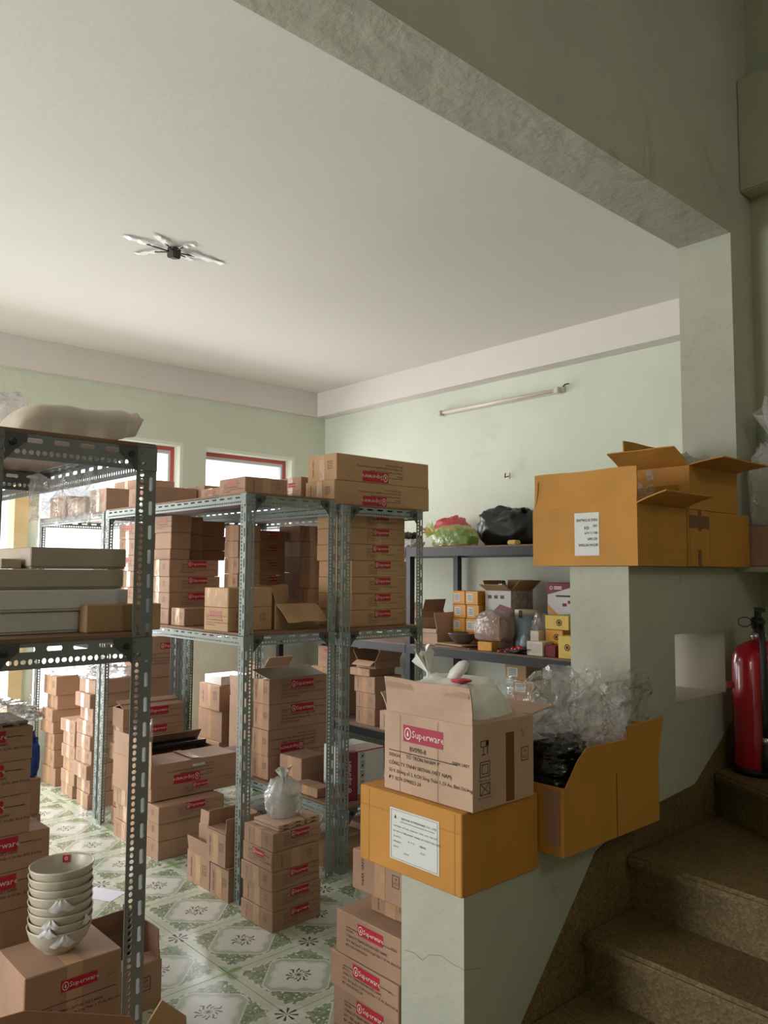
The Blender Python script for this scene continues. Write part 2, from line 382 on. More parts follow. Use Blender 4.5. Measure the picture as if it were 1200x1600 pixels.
def tape_me(d, axis, m):
    def mk():
        h, t, w = d[2], .0007, .024; L = (d[0] if axis == 'x' else d[1]) / 2
        lst = [(-L - t, -w, h, L + t, w, h + t), (-L - t, -w, h * .02, -L, w, h), (L, -w, h * .02, L + t, w, h)]
        if axis == 'y': lst = [(b, a, c, e, dd, f) for (a, b, c, dd, e, f) in lst]
        return boxes_me(lst, m)
    return cached(('tape', round(d[0], 3), round(d[1], 3), round(d[2], 3), axis, m), mk)
def carton(label, x, y, z, d, yaw=0, fy='logo', fx='end', tape='x', m='kraft', group=None, pink=False, tm='tape', name='carton'):
    """closed carton, (x,y,z) = near left bottom corner, d = size"""
    r = thing(name, label, 'box', (x + d[0] / 2, y + d[1] / 2, z), R(yaw), group)
    link('body', body_me(d, m), None, r)
    if tape: link('tape', tape_me(d, tape, tm), None, r)
    if fy: decorate(r, d, '-y', fy, pink)
    if fx: decorate(r, d, '-x', fx, pink)
    # seam of the closing flaps
    link('flap_seam', cached(('seam', round(d[0], 3), round(d[1], 3), round(d[2], 3), tape), lambda: (box_me(-d[0] / 2 + .004, -.0012, d[2], d[0] / 2 - .004, .0012, d[2] + .0004, 'ink') if tape == 'x' else box_me(-.0012, -d[1] / 2 + .004, d[2], .0012, d[1] / 2 - .004, d[2] + .0004, 'ink'))), None, r)
    return r
def flap_me(L, h, m, cut=0, wav=0):
    """flap standing on its hinge: along x, up z, thickness in y; cut slants the free corners; wav creases it"""
    n = 8; vs, fs = [], []; t = .0045
    for side in (0, 1):
        for j in range(4):
            zz = h * j / 3
            for i in range(n + 1):
                s = i / n; c = cut * j / 3
                xx = (-L / 2 + c) + (L - 2 * c) * s
                dy = wav * math.sin(j * 1.1) * math.sin(s * 7 + 1) if wav else 0
                vs.append((xx, (t if side else 0) + dy, zz + (wav * .6 * math.sin(s * 9 + .4) if j == 3 else 0)))
    N = 4 * (n + 1)
    for j in range(3):
        for i in range(n):
            a = j * (n + 1) + i
            fs.append((a, a + 1, a + n + 2, a + n + 1)); fs.append((N + a + n + 1, N + a + n + 2, N + a + 1, N + a))
    for i in range(n):
        fs.append((i + 1, i, N + i, N + i + 1)); a = 3 * (n + 1) + i; fs.append((a, a + 1, N + a + 1, N + a))
    for j in range(3):
        a = j * (n + 1); fs.append((a, a + n + 1, N + a + n + 1, N + a)); b = a + n; fs.append((b + n + 1, b, N + b, N + b + n + 1))
    me = mesh('flap', vs, fs); me.materials.append(MATS[m]); return me
def open_carton(label, x, y, z, d, flaps, yaw=0, m='kraft', mi='kraft_in', fy=None, fx=None, group=None, pink=False, cut=0, wav=0, tape=None, tm='tape', name='open_carton'):
    """flaps: {face: (angle, length)}; angle 0 stands up, 90 lies outward, 180 hangs, -90 closed inward"""
    r = thing(name, label, 'box', (x + d[0] / 2, y + d[1] / 2, z), R(yaw), group)
    X, Y, H, t = d[0] / 2, d[1] / 2, d[2], .006
    vs, fs = [], []
    box_vf(-X, -Y, 0, X, Y, t, vs, fs); box_vf(-X, -Y, t, -X + t, Y, H, vs, fs); box_vf(X - t, -Y, t, X, Y, H, vs, fs); box_vf(-X + t, -Y, t, X - t, -Y + t, H, vs, fs); box_vf(-X + t, Y - t, t, X - t, Y, H, vs, fs)
    me = mesh('carton_body', vs, fs); me.materials.append(MATS[m]); link('body', me, None, r)
    for face, (ang, ln) in flaps.items():
        (nx, ny), rz = FACE[face]; L = d[0] if face[1] == 'y' else d[1]
        o = link('flap', flap_me(L - .008, ln, m, cut, wav), None, r, (nx * (X - .004), ny * (Y - .004), H + (.0 if ang > -80 else .002 + .005 * (face[1] == 'x'))))
        o.rotation_mode = 'XYZ'; o.rotation_euler = (Matrix.Rotation(rz, 3, 'Z') @ Matrix.Rotation(R(ang), 3, 'X')).to_euler()
    if tape: link('tape', boxes_me([(-X - .0008, -.025, .004, -X, .025, H * .95)] if tape == 'x' else [(-.025, -Y - .0008, .004, .025, -Y, H * .95)], tm), None, r)
    if fy: decorate(r, d, '-y', fy, pink)
    if fx: decorate(r, d, '-x', fx, pink)
    return r
ORD = ['bottom', 'second', 'third', 'fourth', 'fifth', 'sixth', 'seventh', 'eighth', 'ninth', 'tenth']
def stack(desc, x, y, z, specs, group, look='brown carton', **kw):
    """specs: (dx,dy,dz,offx,offy,yaw,face_y,face_x,tape)"""
    n = len(specs)
    for i, (dx, dy, dz, ox, oy, yw, fy, fx, tp) in enumerate(specs):
        pos = 'bottom' if i == 0 else ('topmost' if i == n - 1 else ORD[i])
        lab = f'{look}, {pos} {"" if pos in ("bottom", "topmost") else "up "}in the {desc}'
        carton(lab, x + ox, y + oy, z, (dx, dy, dz), yw, fy, fx, tp, group=group, **kw); z += dz + .001
    return z

# ------------------------------------------------------------------ bags
def bag_me(rx, ry, rz, seed, amp=.12, m=None, freq=3.0, flat=.35, n=48, pinch=0, box=.78):
    vs, fs = [], []; k = n // 2
    for i in range(k + 1):
        ph = math.pi * i / k
        for j in range(n):
            a = 2 * math.pi * j / n
            v = Vector((math.sin(ph) * math.cos(a), math.sin(ph) * math.sin(a), -math.cos(ph)))
            q = v * freq + Vector((seed * 7.3, seed * 3.1, seed)); 
            s = 1 + amp * noise.noise(q) + amp * .6 * (abs(noise.noise(q * 2.3)) * 2 - .6) + amp * .45 * (abs(noise.noise(q * 4.4)) - .25)
            if pinch: s *= 1 + pinch * .5 * math.sin(a * 9 + seed + 2 * math.sin(a * 3)) * max(0, v.z) ** 2
            g = lambda c: math.copysign(abs(c) ** box, c)
            p = Vector((g(v.x) * rx * s, g(v.y) * ry * s, g(v.z) * rz * s))
            if p.z < -rz * flat: p.z = -rz * flat + (p.z + rz * flat) * .04; 
            vs.append((p.x, p.y, p.z + rz * flat + rz * .03))
    for i in range(k):
        for j in range(n): fs.append((i * n + j, i * n + (j + 1) % n, (i + 1) * n + (j + 1) % n, (i + 1) * n + j))
    me = mesh('bag', vs, fs, True)
    bm = bmesh.new(); bm.from_mesh(me); bmesh.ops.remove_doubles(bm, verts=bm.verts[:], dist=1e-5)
    mn = min(v.co.z for v in bm.verts)
    for v in bm.verts: v.co.z -= mn
    bm.to_mesh(me); bm.free()
    if m: me.materials.append(MATS[m])
    return me
def knot_me(h, r, seed, m, tilt=0):
    """gathered mouth of a tied plastic bag: narrow neck, ruffled fan"""
    vs, fs = [], []; n = 28; prof = [(.9, -.25), (.45, 0), (.22, .18), (.2, .28), (.42, .5), (.75, .8), (.95, 1.0)]
    for r_, z_ in prof:
        for k in range(n):
            a = 2 * math.pi * k / n; ruf = 1 + (.35 * math.sin(a * 5 + seed) + .25 * math.sin(a * 9 + 2 * seed)) * min(1, abs(z_) + .2)
            vs.append((r * r_ * ruf * math.cos(a) + tilt * max(0, z_) * h, r * r_ * ruf * math.sin(a) * .6, h * z_ * (1 + .2 * math.sin(a * 3 + seed) * (z_ > .4))))
    for i in range(len(prof) - 1):
        for k in range(n): fs.append((i * n + k, i * n + (k + 1) % n, (i + 1) * n + (k + 1) % n, (i + 1) * n + k))
    me = mesh('knot', vs, fs, True); me.materials.append(MATS[m]); return me
def sheet_me(w, h, seed, amp, m, nx=26, ny=22, curl=0, f=9):
    """crumpled plastic film, w along x, h up z, sharp creases"""
    vs, fs = [], []
    for j in range(ny + 1):
        for i in range(nx + 1):
            u, v = i / nx, j / ny; q = Vector((u * w * f, v * h * f, seed * 5.7))
            d = (abs(noise.noise(q)) * 2 - .5) * amp + (abs(noise.noise(q * 2.7)) - .3) * amp * .6
            e = amp * .8 * noise.noise(Vector((u * 6, seed, v)))
            vs.append(((u - .5) * w + amp * .4 * noise.noise(q + Vector((9, 9, 9))), d + curl * (v ** 2) + curl * .5 * math.sin(u * 5), v * h * (1 + .25 * noise.noise(Vector((u * 5, seed, 3)))) + e))
    for j in range(ny):
        for i in range(nx): a = j * (nx + 1) + i; fs.append((a, a + 1, a + nx + 2, a + nx + 1))
    me = mesh('film', vs, fs, False); me.materials.append(MATS[m]); return me

# ------------------------------------------------------------------ perforated angle
def perf_strip(L, Wd, P=.076, t=.0025):
    """flat perforated strip in (s along x, w along z, thickness y): a row of long slots and a row of round and oval holes"""
    vs, fs = [], []
    def ringcell(s0, s1, w0, w1, hs, hw, oct_):
        cs, cw = (s0 + s1) / 2, (w0 + w1) / 2
        outer = [(s0, w0), (cs, w0), (s1, w0), (s1, cw), (s1, w1), (cs, w1), (s0, w1), (s0, cw)]
        inner = [(cs - hs * oct_, cw - hw), (cs, cw - hw), (cs + hs * oct_, cw - hw), (cs + hs, cw), (cs + hs * oct_, cw + hw), (cs, cw + hw), (cs - hs * oct_, cw + hw), (cs - hs, cw)]
        if oct_ < .8:
            inner = [(cs - hs * .71, cw - hw * .71), (cs, cw - hw), (cs + hs * .71, cw - hw * .71), (cs + hs, cw), (cs + hs * .71, cw + hw * .71), (cs, cw + hw), (cs - hs * .71, cw + hw * .71), (cs - hs, cw)]
        b = len(vs)
        for y in (0, t):
            vs.extend([(s, y, w_) for s, w_ in outer]); vs.extend([(s, y, w_) for s, w_ in inner])
        for k in range(8):
            j = (k + 1) % 8
            fs.append((b + k, b + j, b + 8 + j, b + 8 + k)); fs.append((b + 16 + j, b + 16 + k, b + 24 + k, b + 24 + j)); fs.append((b + 8 + k, b + 8 + j, b + 24 + j, b + 24 + k))
    def solid(s0, s1, w0, w1):
        b = len(vs)
        for y in (0, t): vs.extend([(s0, y, w0), (s1, y, w0), (s1, y, w1), (s0, y, w1)])
        fs.extend([(b, b + 1, b + 2, b + 3), (b + 7, b + 6, b + 5, b + 4), (b, b + 4, b + 5, b + 1), (b + 3, b + 2, b + 6, b + 7), (b + 1, b + 5, b + 6, b + 2), (b, b + 3, b + 7, b + 4)])
    n = max(1, int(L / P)); m0 = (L - n * P) / 2
    a, bb, cc, dd = .10 * Wd, .42 * Wd, .55 * Wd, .90 * Wd
    solid(0, L, 0, a); solid(0, L, bb, cc); solid(0, L, dd, Wd)
    if m0 > .0005:
        for w0, w1 in ((a, bb), (cc, dd)): solid(0, m0, w0, w1); solid(L - m0, L, w0, w1)
    for i in range(n):
        s = m0 + i * P
        ringcell(s, s + P, a, bb, P * .30, (bb - a) * .28, .86)
        for k in range(4):
            ringcell(s + k * P / 4, s + (k + 1) * P / 4, cc, dd, P * (.085 if k % 2 else .105), (dd - cc) * (.33 if k % 2 else .26), .5)
    return vs, fs
def angle_me(L, Wd, m, W2=None):
    """L profile along x: one leg up z (in XZ plane at y=0), the other inward along y"""
    def mk():
        v1, f1 = perf_strip(L, Wd); v2, f2 = perf_strip(L, W2 or Wd)
        n = len(v1); vs = v1 + [(x, z, y) for x, y, z in v2]; fs = f1 + [tuple(n + i for i in reversed(f)) for f in f2]
        me = mesh('angle', vs, fs); me.materials.append(MATS[m]); return me
    return cached(('angle', round(L, 3), Wd, m, W2), mk)
def rack(label, x0, x1, y0, y1, levels, height, steel='steel', Wp=.045, Wb=.05, cross=()):
    r = thing('slotted_angle_rack', label, 'shelf', (x0, y0, 0))
    W, D = x1 - x0, y1 - y0
    post = angle_me(height, Wp, steel)
    # L along local x turned upright: leg planes at the rack's corners
    for (px, py, rz) in ((0, 0, 0), (W, 0, 90), (W, D, 180), (0, D, 270)):
        o = link('post', post, None, r, (px, py, 0))
        # local x -> world z, local z -> +x', local y -> +y'
        B = Matrix(((0, 0, 1), (0, 1, 0), (1, 0, 0)))      # columns: images of x,y,z
        o.rotation_mode = 'XYZ'
        Mx = Matrix.Rotation(R(rz), 3, 'Z') @ B
        o.matrix_basis = Matrix.Translation((px, py, 0)) @ Mx.to_4x4()
    br = cached(('br', steel), lambda: _bracket(steel))
    for k, z in enumerate(levels):
        g = .002
        for (bx, by, L, rz) in ((g, -.0026, W - 2 * g, 0), (W + .0026, g, D - 2 * g, 90), (W - g, D + .0026, W - 2 * g, 180), (-.0026, D - g, D - 2 * g, 270)):
            me = angle_me(L, Wb, steel)
            o = link('beam', me, None, r)
            # flip so that the flange lies at the top under the board
            o.matrix_basis = Matrix.Translation((bx, by, z - .002)) @ Matrix.Rotation(R(rz), 4, 'Z') @ Matrix.Translation((L, 0, 0)) @ Matrix(((-1, 0, 0, 0), (0, 1, 0, 0), (0, 0, -1, 0), (0, 0, 0, 1)))
        for c in cross:
            me = angle_me(W - 2 * g, Wb, steel); o = link('beam', me, None, r); L = W - 2 * g
            o.matrix_basis = Matrix.Translation((g, c - y0, z - .004)) @ Matrix.Translation((L, 0, 0)) @ Matrix(((-1, 0, 0, 0), (0, 1, 0, 0), (0, 0, -1, 0), (0, 0, 0, 1)))
        link('shelf_board', cached(('brd', round(W, 3), round(D, 3)), lambda: box_me(.003, .003, 0, W - .003, D - .003, .012, 'board')), None, r, (0, 0, z - .002))
        for (px, py, rz) in ((Wp, -.006, 0), (W - Wp, -.003, 180)):
            b = link('corner_bracket', br, None, r, (px if rz == 0 else px, py, z - .004), (0, 0, R(rz)))
            link('bolt', cached('bolt', lambda: _bolt()), None, b, (.02, -.002 if rz == 0 else .005, -.025), (R(90), 0, 0))
    return r
def _bracket(steel):
    # triangular gusset in XZ plane, corner at origin going +x and -z
    p = [(0, 0), (.06, 0), (.06, -.02), (.025, -.05), (0, -.08)]; t = .003
    vs = [(x, 0, z) for x, z in p] + [(x, t, z) for x, z in p]; n = len(p)
    fs = [tuple(range(n)), tuple(range(2 * n - 1, n - 1, -1))] + [(i, n + i, n + (i + 1) % n, (i + 1) % n) for i in range(n)]
    me = mesh('bracket', vs, fs); me.materials.append(MATS['bracket']); return me
def _bolt(): return lathe([(0, 0), (.011, 0), (.011, .004), (.006, .005), (.006, .009), (0, .009)], 8, 'bolt', False)

# ================================================================== THE SETTING
def wall_boxes(u0, u1, v0, v1, holes):
    """rectangles (u,v) of a wall with rectangular holes left open"""
    us = sorted({u0, u1, *[h[0] for h in holes], *[h[1] for h in holes]}); vs = sorted({v0, v1, *[h[2] for h in holes], *[h[3] for h in holes]})
    out = []
    for a, b in zip(us, us[1:]):
        col = None
        for c, d in zip(vs, vs[1:]):
            mid = ((a + b) / 2, (c + d) / 2)
            if any(h[0] < mid[0] < h[1] and h[2] < mid[1] < h[3] for h in holes):
                if col: out.append(col); col = None
            else: col = (a, b, col[2] if col else c, d)
        if col: out.append(col)
    return out
WIN = {'corner': (3.68, 4.64, 1.0, 2.70), 'wide': (2.20, 3.42, .45, 2.71), 'door': (1.05, 2.08, 0, 2.71)}
struct('wall_back', boxes_me([(a, YW, c, b, YW + .2, d) for a, b, c, d in wall_boxes(XL - .2, XR + .2, 0, ZC + .1, list(WIN.values()))], 'green_wall'))
struct('wall_right', box_me(XR, YB, 0, XR + .2, YW, ZC + .1, 'green_wall'))
LW = [(2.5, 4.1, .85, 2.55), (4.5, 6.1, .85, 2.55)]
struct('wall_left', boxes_me([(XL - .2, a, c, XL, b, d) for a, b, c, d in wall_boxes(YB, YW, 0, ZC + .1, LW)], 'green_wall'))
struct('ceiling', box_me(XL - .2, YB, ZC, XR + .2, YW + .2, ZC + .1, 'ceiling_white'))
# plastered beams under the ceiling
struct('trim_1', box_me(XR - .14, YB, 3.165, XR, YW - .05, ZC, 'cornice_white'))
struct('trim_2', box_me(XL, YW - .05, 3.165, XR, YW, ZC, 'cornice_white'))
# wall between room and stair: parapet, half wall with a pass-through hole, jamb, header
struct('wall_parapet', boxes_me([(1.71, YH, 0, 2.034, YB, .705), (2.034, YH, 0, 2.595, YB, .757)], 'grey_green'))  # higher second part is added, to carry the long open ochre carton
struct('wall_half', boxes_me([(a, YH, c, b, YB, d) for a, b, c, d in wall_boxes(2.595, 3.505, 0, 1.624, [(2.918, 3.346, 1.103, 1.364)])], 'grey_green'))
struct('wall_jamb', box_me(3.505, YH, 0, XR + .2, YB, 3.131, 'grey_green'))
struct('wall_front', box_me(XL - .2, YH, 3.131, XR + .2, YB, ZT, 'grey_green'))
cr1 = [(1.777, .481), (1.737, .488), (1.702, .478), (1.674, .503), (1.627, .517), (1.586, .51), (1.5405, .509)]; cr2 = [(1.71, .509), (1.782, .491), (1.836, .487)]
vs, fs = [], []
for k, (a, z) in enumerate(cr1): vs += [(1.7094, a, z - .0007), (1.7094, a, z + .0007)]
for k, (a, z) in enumerate(cr2): vs += [(a, YH - .0006, z - .0006), (a, YH - .0006, z + .0006)]
fs = [(2 * i, 2 * i + 1, 2 * i + 3, 2 * i + 2) for i in range(8) if i != 6]
link('crack', mesh('crack', vs, fs), 'crack', bpy.data.objects['wall_parapet'])
# painted lining of the hole
hb = (2.918, 3.346, 1.103, 1.364)
struct('trim_3', boxes_me([(hb[1] - .004, YH + .001, hb[2], hb[1], YB - .001, hb[3]), (hb[0], YH + .001, hb[2], hb[1] - .004, YB - .001, hb[2] + .004)], 'hole_paint'))
# stair hall
struct('wall_stair_end', box_me(XE, YN, 0, XE + .2, YH, ZT, 'green_wall_shaded'))
struct('wall_hall_left', box_me(XL - .2, YN, 0, XL, YH, ZT, 'green_wall_shaded'))
struct('wall_hall_back', boxes_me([(a, YN - .2, c, b, YN, d) for a, b, c, d in wall_boxes(XL - .2, XE + .2, 0, ZT, [(.4, 1.4, 3.5, 4.4)])], 'green_wall_shaded'))
struct('ceiling_hall', box_me(XL - .2, YN - .2, ZT, XE + .2, YH, ZT + .1, 'ceiling_white'))
struct('trim_4', box_me(3.61, YN, 3.352, XE, YH, 3.893, 'green_wall_shaded', .006))
struct('added_ledge', box_me(3.47, 1.27, 1.604, XE, YH, 1.629, 'green_wall_shaded', .004))   # ledge added to hold up the small brown carton by the stair wall
# floors
fl = struct('floor', box_me(XL - .2, YH - .0, -.12, XR + .2, YW + .2, -.009, 'grout'))
TX, TY = 1.785, 2.875
tile = box_me(-TS / 2 + .0012, -TS / 2 + .0012, -.009, TS / 2 - .0012, TS / 2 - .0012, 0, 'floor_tile')
for i in range(-13, 9):
    for j in range(-3, 9):
        cx, cy = TX + (i + .5) * TS, TY + (j + .5) * TS
        if cx < XL or cx > XR + .1 or cy < 1.7 or cy > YW + .1: continue
        link('tile', tile, None, fl, (cx, cy, rnd.uniform(-.0003, .0003)), (0, 0, R(90) if (i + j) % 2 else 0))
struct('floor_hall', box_me(XL - .2, YN - .2, -.12, XE + .2, YH, 0, 'plain_floor'))

# stairs
st = struct('staircase', box_me(2.6, .45, 0, 3.715, YH - .002, .08, 'terrazzo'))
def prism(poly, z0, z1, m, bev=0):
    n = len(poly); vs = [(x, y, z0) for x, y in poly] + [(x, y, z1) for x, y in poly]
    fs = [tuple(range(n - 1, -1, -1)), tuple(range(n, 2 * n))] + [(i, (i + 1) % n, n + (i + 1) % n, n + i) for i in range(n)]
    me = mesh('prism', vs, fs)
    bm = bmesh.new(); bm.from_mesh(me); bmesh.ops.recalc_face_normals(bm, faces=bm.faces[:])
    if bev: bmesh.ops.bevel(bm, geom=bm.edges[:], offset=bev, segments=3, affect='EDGES')
    bm.to_mesh(me); bm.free(); me.materials.append(MATS[m]); return me
YS = YH - .002
def step(front, zt, z0, back=None):
    """front: nosing line from wall side to open side"""
    (ax, ay), (bx, by) = front; d = Vector((bx - ax, by - ay)).normalized(); nrm = Vector((d.y, -d.x))
    if nrm.x > 0: nrm = -nrm
    o = .022
    poly = [(ax, ay), (bx, by)] + back
    link('riser', prism([(ax - nrm.x * o, ay), (bx - nrm.x * o, by - nrm.y * o * .0)] + back, z0, zt - .04, 'terrazzo'), None, st)
    link('tread', prism(poly, zt - .042, zt, 'terrazzo', .012), None, st)
step(((1.73, YS), (1.70, .45)), .097, 0, [(3.71, .45), (3.71, YS)])
step(((1.985, YS), (1.95, .45)), .27, .097, [(3.71, .45), (3.71, YS)])
step(((2.262, YS), (2.20, .45)), .447, .27, [(3.71, .45), (3.71, YS)])
step(((2.537, YS), (2.445, .45)), .63, .447, [(3.71, .45), (3.71, YS)])
step(((3.20, YS), (2.58, .45)), .803, .63, [(3.71, .45), (3.71, YS)])
step(((3.71, 1.02), (2.72, .45)), .976, .803, [(3.712, .45), (3.714, .9)])
# terrazzo skirting that follows the flight up the wall
sk = [(1.72, .02), (1.95, .27), (2.357, .68), (2.60, .75), (3.05, .78), (3.305, .93), (3.50, 1.05), (3.71, 1.05), (3.71, .5), (2.2, .2), (1.72, 0)]
def skirting():
    n = len(sk); y0, y1 = YH - .004, YH - .0
    vs = [(x, y0, z) for x, z in sk] + [(x, y1, z) for x, z in sk]
    me = mesh('skirting', vs, [tuple(range(n)), tuple(range(2 * n - 1, n - 1, -1))] + [(i, n + i, n + (i + 1) % n, (i + 1) % n) for i in range(n)]); me.materials.append(MATS['terrazzo']); return me
link('stair_skirting', skirting(), None, st)

# windows and door: frames, panes
def window(n, u0, u1, z0, z1, m='window_red', mull=(), left=False, y=YW + .11, rail=None):
    t, dp = .035, .05
    lst = [(u0, y, z0, u0 + t, y + dp, z1), (u1 - t, y, z0, u1, y + dp, z1), (u0 + t, y, z0, u1 - t, y + dp, z0 + t), (u0 + t, y, z1 - t, u1 - t, y + dp, z1)]
    k = len(mull) ; xs = [u0 + (u1 - u0) * i / (k + 1) for i in range(k + 2)]
    for xm in xs[1:-1]: lst.append((xm - .025, y, z0 + t, xm + .025, y + dp, z1 - t))
    rot = (lambda b: (XL - .2 + (b[1] - YW), b[0], b[2], XL - .2 + (b[4] - YW), b[3], b[5])) if left else (lambda b: b)
    o = struct(n, boxes_me([rot(b) for b in lst], m))
    for a, b in zip(xs, xs[1:]):
        link('window_pane', boxes_me([rot((a + .025, y + .02, z0 + t, b - .025, y + .026, z1 - t))], 'pane_glass'), None, o)
        s = .03; ya, yb = y + .004, y + .046     # sash
        zz = [rot(q) for q in ((a + .026, ya, z0 + t, a + .026 + s, yb, z1 - t), (b - .026 - s, ya, z0 + t, b - .026, yb, z1 - t), (a + .026 + s, ya, z0 + t, b - .026 - s, yb, z0 + t + s), (a + .026 + s, ya, z1 - t - s, b - .026 - s, yb, z1 - t))]
        link('sash', boxes_me(zz, 'alu'), None, o)
    return o
window('window_1', *WIN['corner']); window('window_2', *WIN['wide'])
window('added_window_3', *LW[0], left=True); window('added_window_4', *LW[1], left=True)  # out of view, added to go with the daylight from the left
d1 = struct('door_1', boxes_me([(1.05, YW + .02, 0, 1.15, YW + .12, 2.71), (2.03, YW - .02, 0, 2.09, YW + .12, 2.71), (1.15, YW + .02, 2.61, 2.03, YW + .12, 2.71)], 'door_yellow'))
link('jamb_lining', box_me(2.09, YW - .02, 0, 2.13, YW - .001, 2.6, 'door_yellow'), None, d1)
struct('added_window_5', boxes_me([(.4, YN - .15, 3.5, .45, YN - .1, 4.4), (1.35, YN - .15, 3.5, 1.4, YN - .1, 4.4), (.45, YN - .15, 3.5, 1.35, YN - .1, 3.55), (.45, YN - .15, 4.35, 1.35, YN - .1, 4.4)], 'window_red'))  # out of view, added for the light of the stair hall
# white plaster edging of the window openings
struct('trim_5', boxes_me([(WIN['corner'][1] - .002, YW - .001, 1.0, WIN['corner'][1] + .03, YW + .0, 2.73), (WIN['corner'][0], YW - .001, 2.70, WIN['corner'][1], YW, 2.73), (WIN['wide'][1] - .002, YW - .001, .45, WIN['wide'][1] + .03, YW, 2.74), (WIN['wide'][0], YW - .001, 2.71, WIN['wide'][1], YW, 2.74)], 'wallcream'))

# ================================================================== RACKS
rack('tall grey slotted angle rack with tile-side post, an open carton at its middle shelf end', 2.168, 2.742, 3.395, 5.07, (1.282, 1.985), 1.99, Wp=.052)
rack('grey slotted angle rack carrying the even stack of seven tan cartons', 2.772, 3.385, 3.37, 5.07, (.335, 1.278, 1.962), 1.965, Wp=.052)
rack('grey slotted angle rack in front of the wide bright window', 2.20, 2.75, 5.17, 6.37, (1.282, 1.985), 1.99)
rack('dark grey slotted angle rack with a brown sack on top and flat boxes midway', 0.642, 1.166, 2.352, 4.15, (.15, 1.398, 1.99), 1.995, 'steel_dark', .066, .074, cross=(3.27,))

# black angle-iron shelving along the right wall
bs = thing('black_steel_shelving', 'black steel shelving with thin brown boards standing along the pale green wall', 'shelf', (4.39, 2.6, 0))
BX0, BX1, BY0, BY1 = 0, .60, 0, 3.72
for px in (0, BX1 - .05):
    for py in (0, 1.91, BY1 - .05):
        link('post', cached('bpost', lambda: boxes_me([(0, 0, 0, .05, .004, 1.795), (0, .004, 0, .004, .05, 1.795), (.046, .004, 0, .05, .05, 1.795)], 'black_steel')), None, bs, (px, py, 0))
for z in (.32, 1.03, 1.78):
    for y0_, y1_ in ((.052, 1.908), (1.962, BY1 - .052)):
        link('rail', boxes_me([(-.004, y0_, z - .06, 0, y1_, z), (0, y0_, z - .004, .04, y1_, z)], 'black_steel'), None, bs)
        link('rail', boxes_me([(BX1, y0_, z - .06, BX1 + .004, y1_, z), (BX1 - .04, y0_, z - .004, BX1, y1_, z)], 'black_steel'), None, bs)
        link('shelf_board', box_me(0, y0_, z, BX1, y1_, z + .012, 'black_board'), None, bs)
    for py in (.002, BY1 - .008): link('rail', box_me(.052, py, z - .06, BX1 - .052, py + .006, z, 'black_steel'), None, bs)

# ================================================================== CEILING, LAMP, SMALL FIXTURES
lp = thing('fluorescent_lamp', 'slim white fluorescent batten lamp on the pale green wall', 'lamp', (XR, 3.5, 2.965))
link('housing', box_me(-.035, 0, -.002, 0, 1.29, .038, 'lamp_body', .003), None, lp)
link('tube', tube([(-.058, .06, .012), (-.058, 1.23, .012)], .013, 12, 'tube'), None, lp)
for yy in (.015, 1.235): link('lamp_holder', box_me(-.085, yy, -.012, -.030, yy + .04, .034, 'lamp_body', .004), None, lp)
link('wire_clip', tube([(-.01, .03, .035), (-.01, .0, .06), (-.004, -.03, .06)], .004, 6, 'dark_wire'), None, lp)
hk = thing('wall_hook', 'small bent metal hook sticking out of the pale green wall', 'hook', (XR, 4.053, 2.37))
link('plate', box_me(-.006, -.012, -.02, 0, .012, .03, 'lamp_body', .002), None, hk); link('prong', tube([(-.006, 0, 0), (-.05, 0, -.012), (-.055, -.01, .02)], .005, 6, 'dark_wire'), None, hk)
fm = thing('fan_mount', 'taped-up wires of a missing ceiling fan on the white ceiling', 'fan mount', (2.07, 4.03, ZC))
link('hook_box', box_me(-.03, -.028, -.06, .03, .028, 0, 'dark_wire', .006), None, fm, (0, 0, 0), (R(8), R(-6), R(20)))
for k, (ax, ay, bx_, by_) in enumerate(((1.949, 4.052, 1.788, 4.063), (2.003, 3.978, 1.902, 3.934), (2.071, 3.974, 2.135, 3.89), (2.013, 4.089, 1.946, 4.252), (2.149, 4.024, 2.385, 4.037), (2.149, 4.061, 2.229, 4.117))):
    A_, B_ = Vector((ax - 2.07, ay - 4.03, -.02)), Vector((bx_ - 2.07, by_ - 4.03, -.008)); d_ = (B_ - A_); s_ = Vector((-d_.y, d_.x, 0)).normalized()
    link('wire', tube([(0, 0, -.03), A_ * .6 + Vector((0, 0, -.012)), A_ + d_ * .2], .004, 6, 'dark_wire'), None, fm)
    vs, fs = [], []
    for i in range(9):
        c_ = A_ + d_ * (i / 8); wv = .017 + .004 * math.sin(i * 2.1 + k)
        for sd in (-1, 1): vs.append(c_ + s_ * wv * sd + Vector((0, 0, .004 * math.sin(i * 1.9 + k * 2))))
    for i in range(8): fs.append((2 * i, 2 * i + 1, 2 * i + 3, 2 * i + 2))
    link('tape_strip', mesh('ts', vs, fs), 'tape_white', fm)

# fire extinguisher on the stair
fe = thing('fire_extinguisher', 'red fire extinguisher with black hose standing on the brown terrazzo stair', 'extinguisher', (3.335, 1.40, .803), R(-58))
link('cylinder', lathe([(0, 0), (.098, 0), (.102, .012), (.102, .44), (.096, .475), (.075, .505), (.045, .522), (.026, .53), (.026, .54), (0, .54)], 40, 'ext_red'), None, fe)
link('neck_collar', lathe([(0, .535), (.032, .535), (.034, .548), (.028, .56), (.02, .56), (.02, .575), (0, .575)], 20, 'chrome'), None, fe)
hd = link('valve', box_me(-.022, -.02, .572, .022, .02, .62, 'rubber', .005), None, fe)
link('handle', boxes_me([(-.012, -.1, .60, .012, .02, .612), (-.012, -.02, .612, .012, .0, .66), (-.012, -.11, .645, .012, .0, .66)], 'rubber'), None, hd)
link('safety_pin', tube([(-.022 - .026 + .026 * math.cos(t * .628), 0, .60 + .02 * math.sin(t * .628)) for t in range(11)], .002, 6, 'dark_wire'), None, hd)
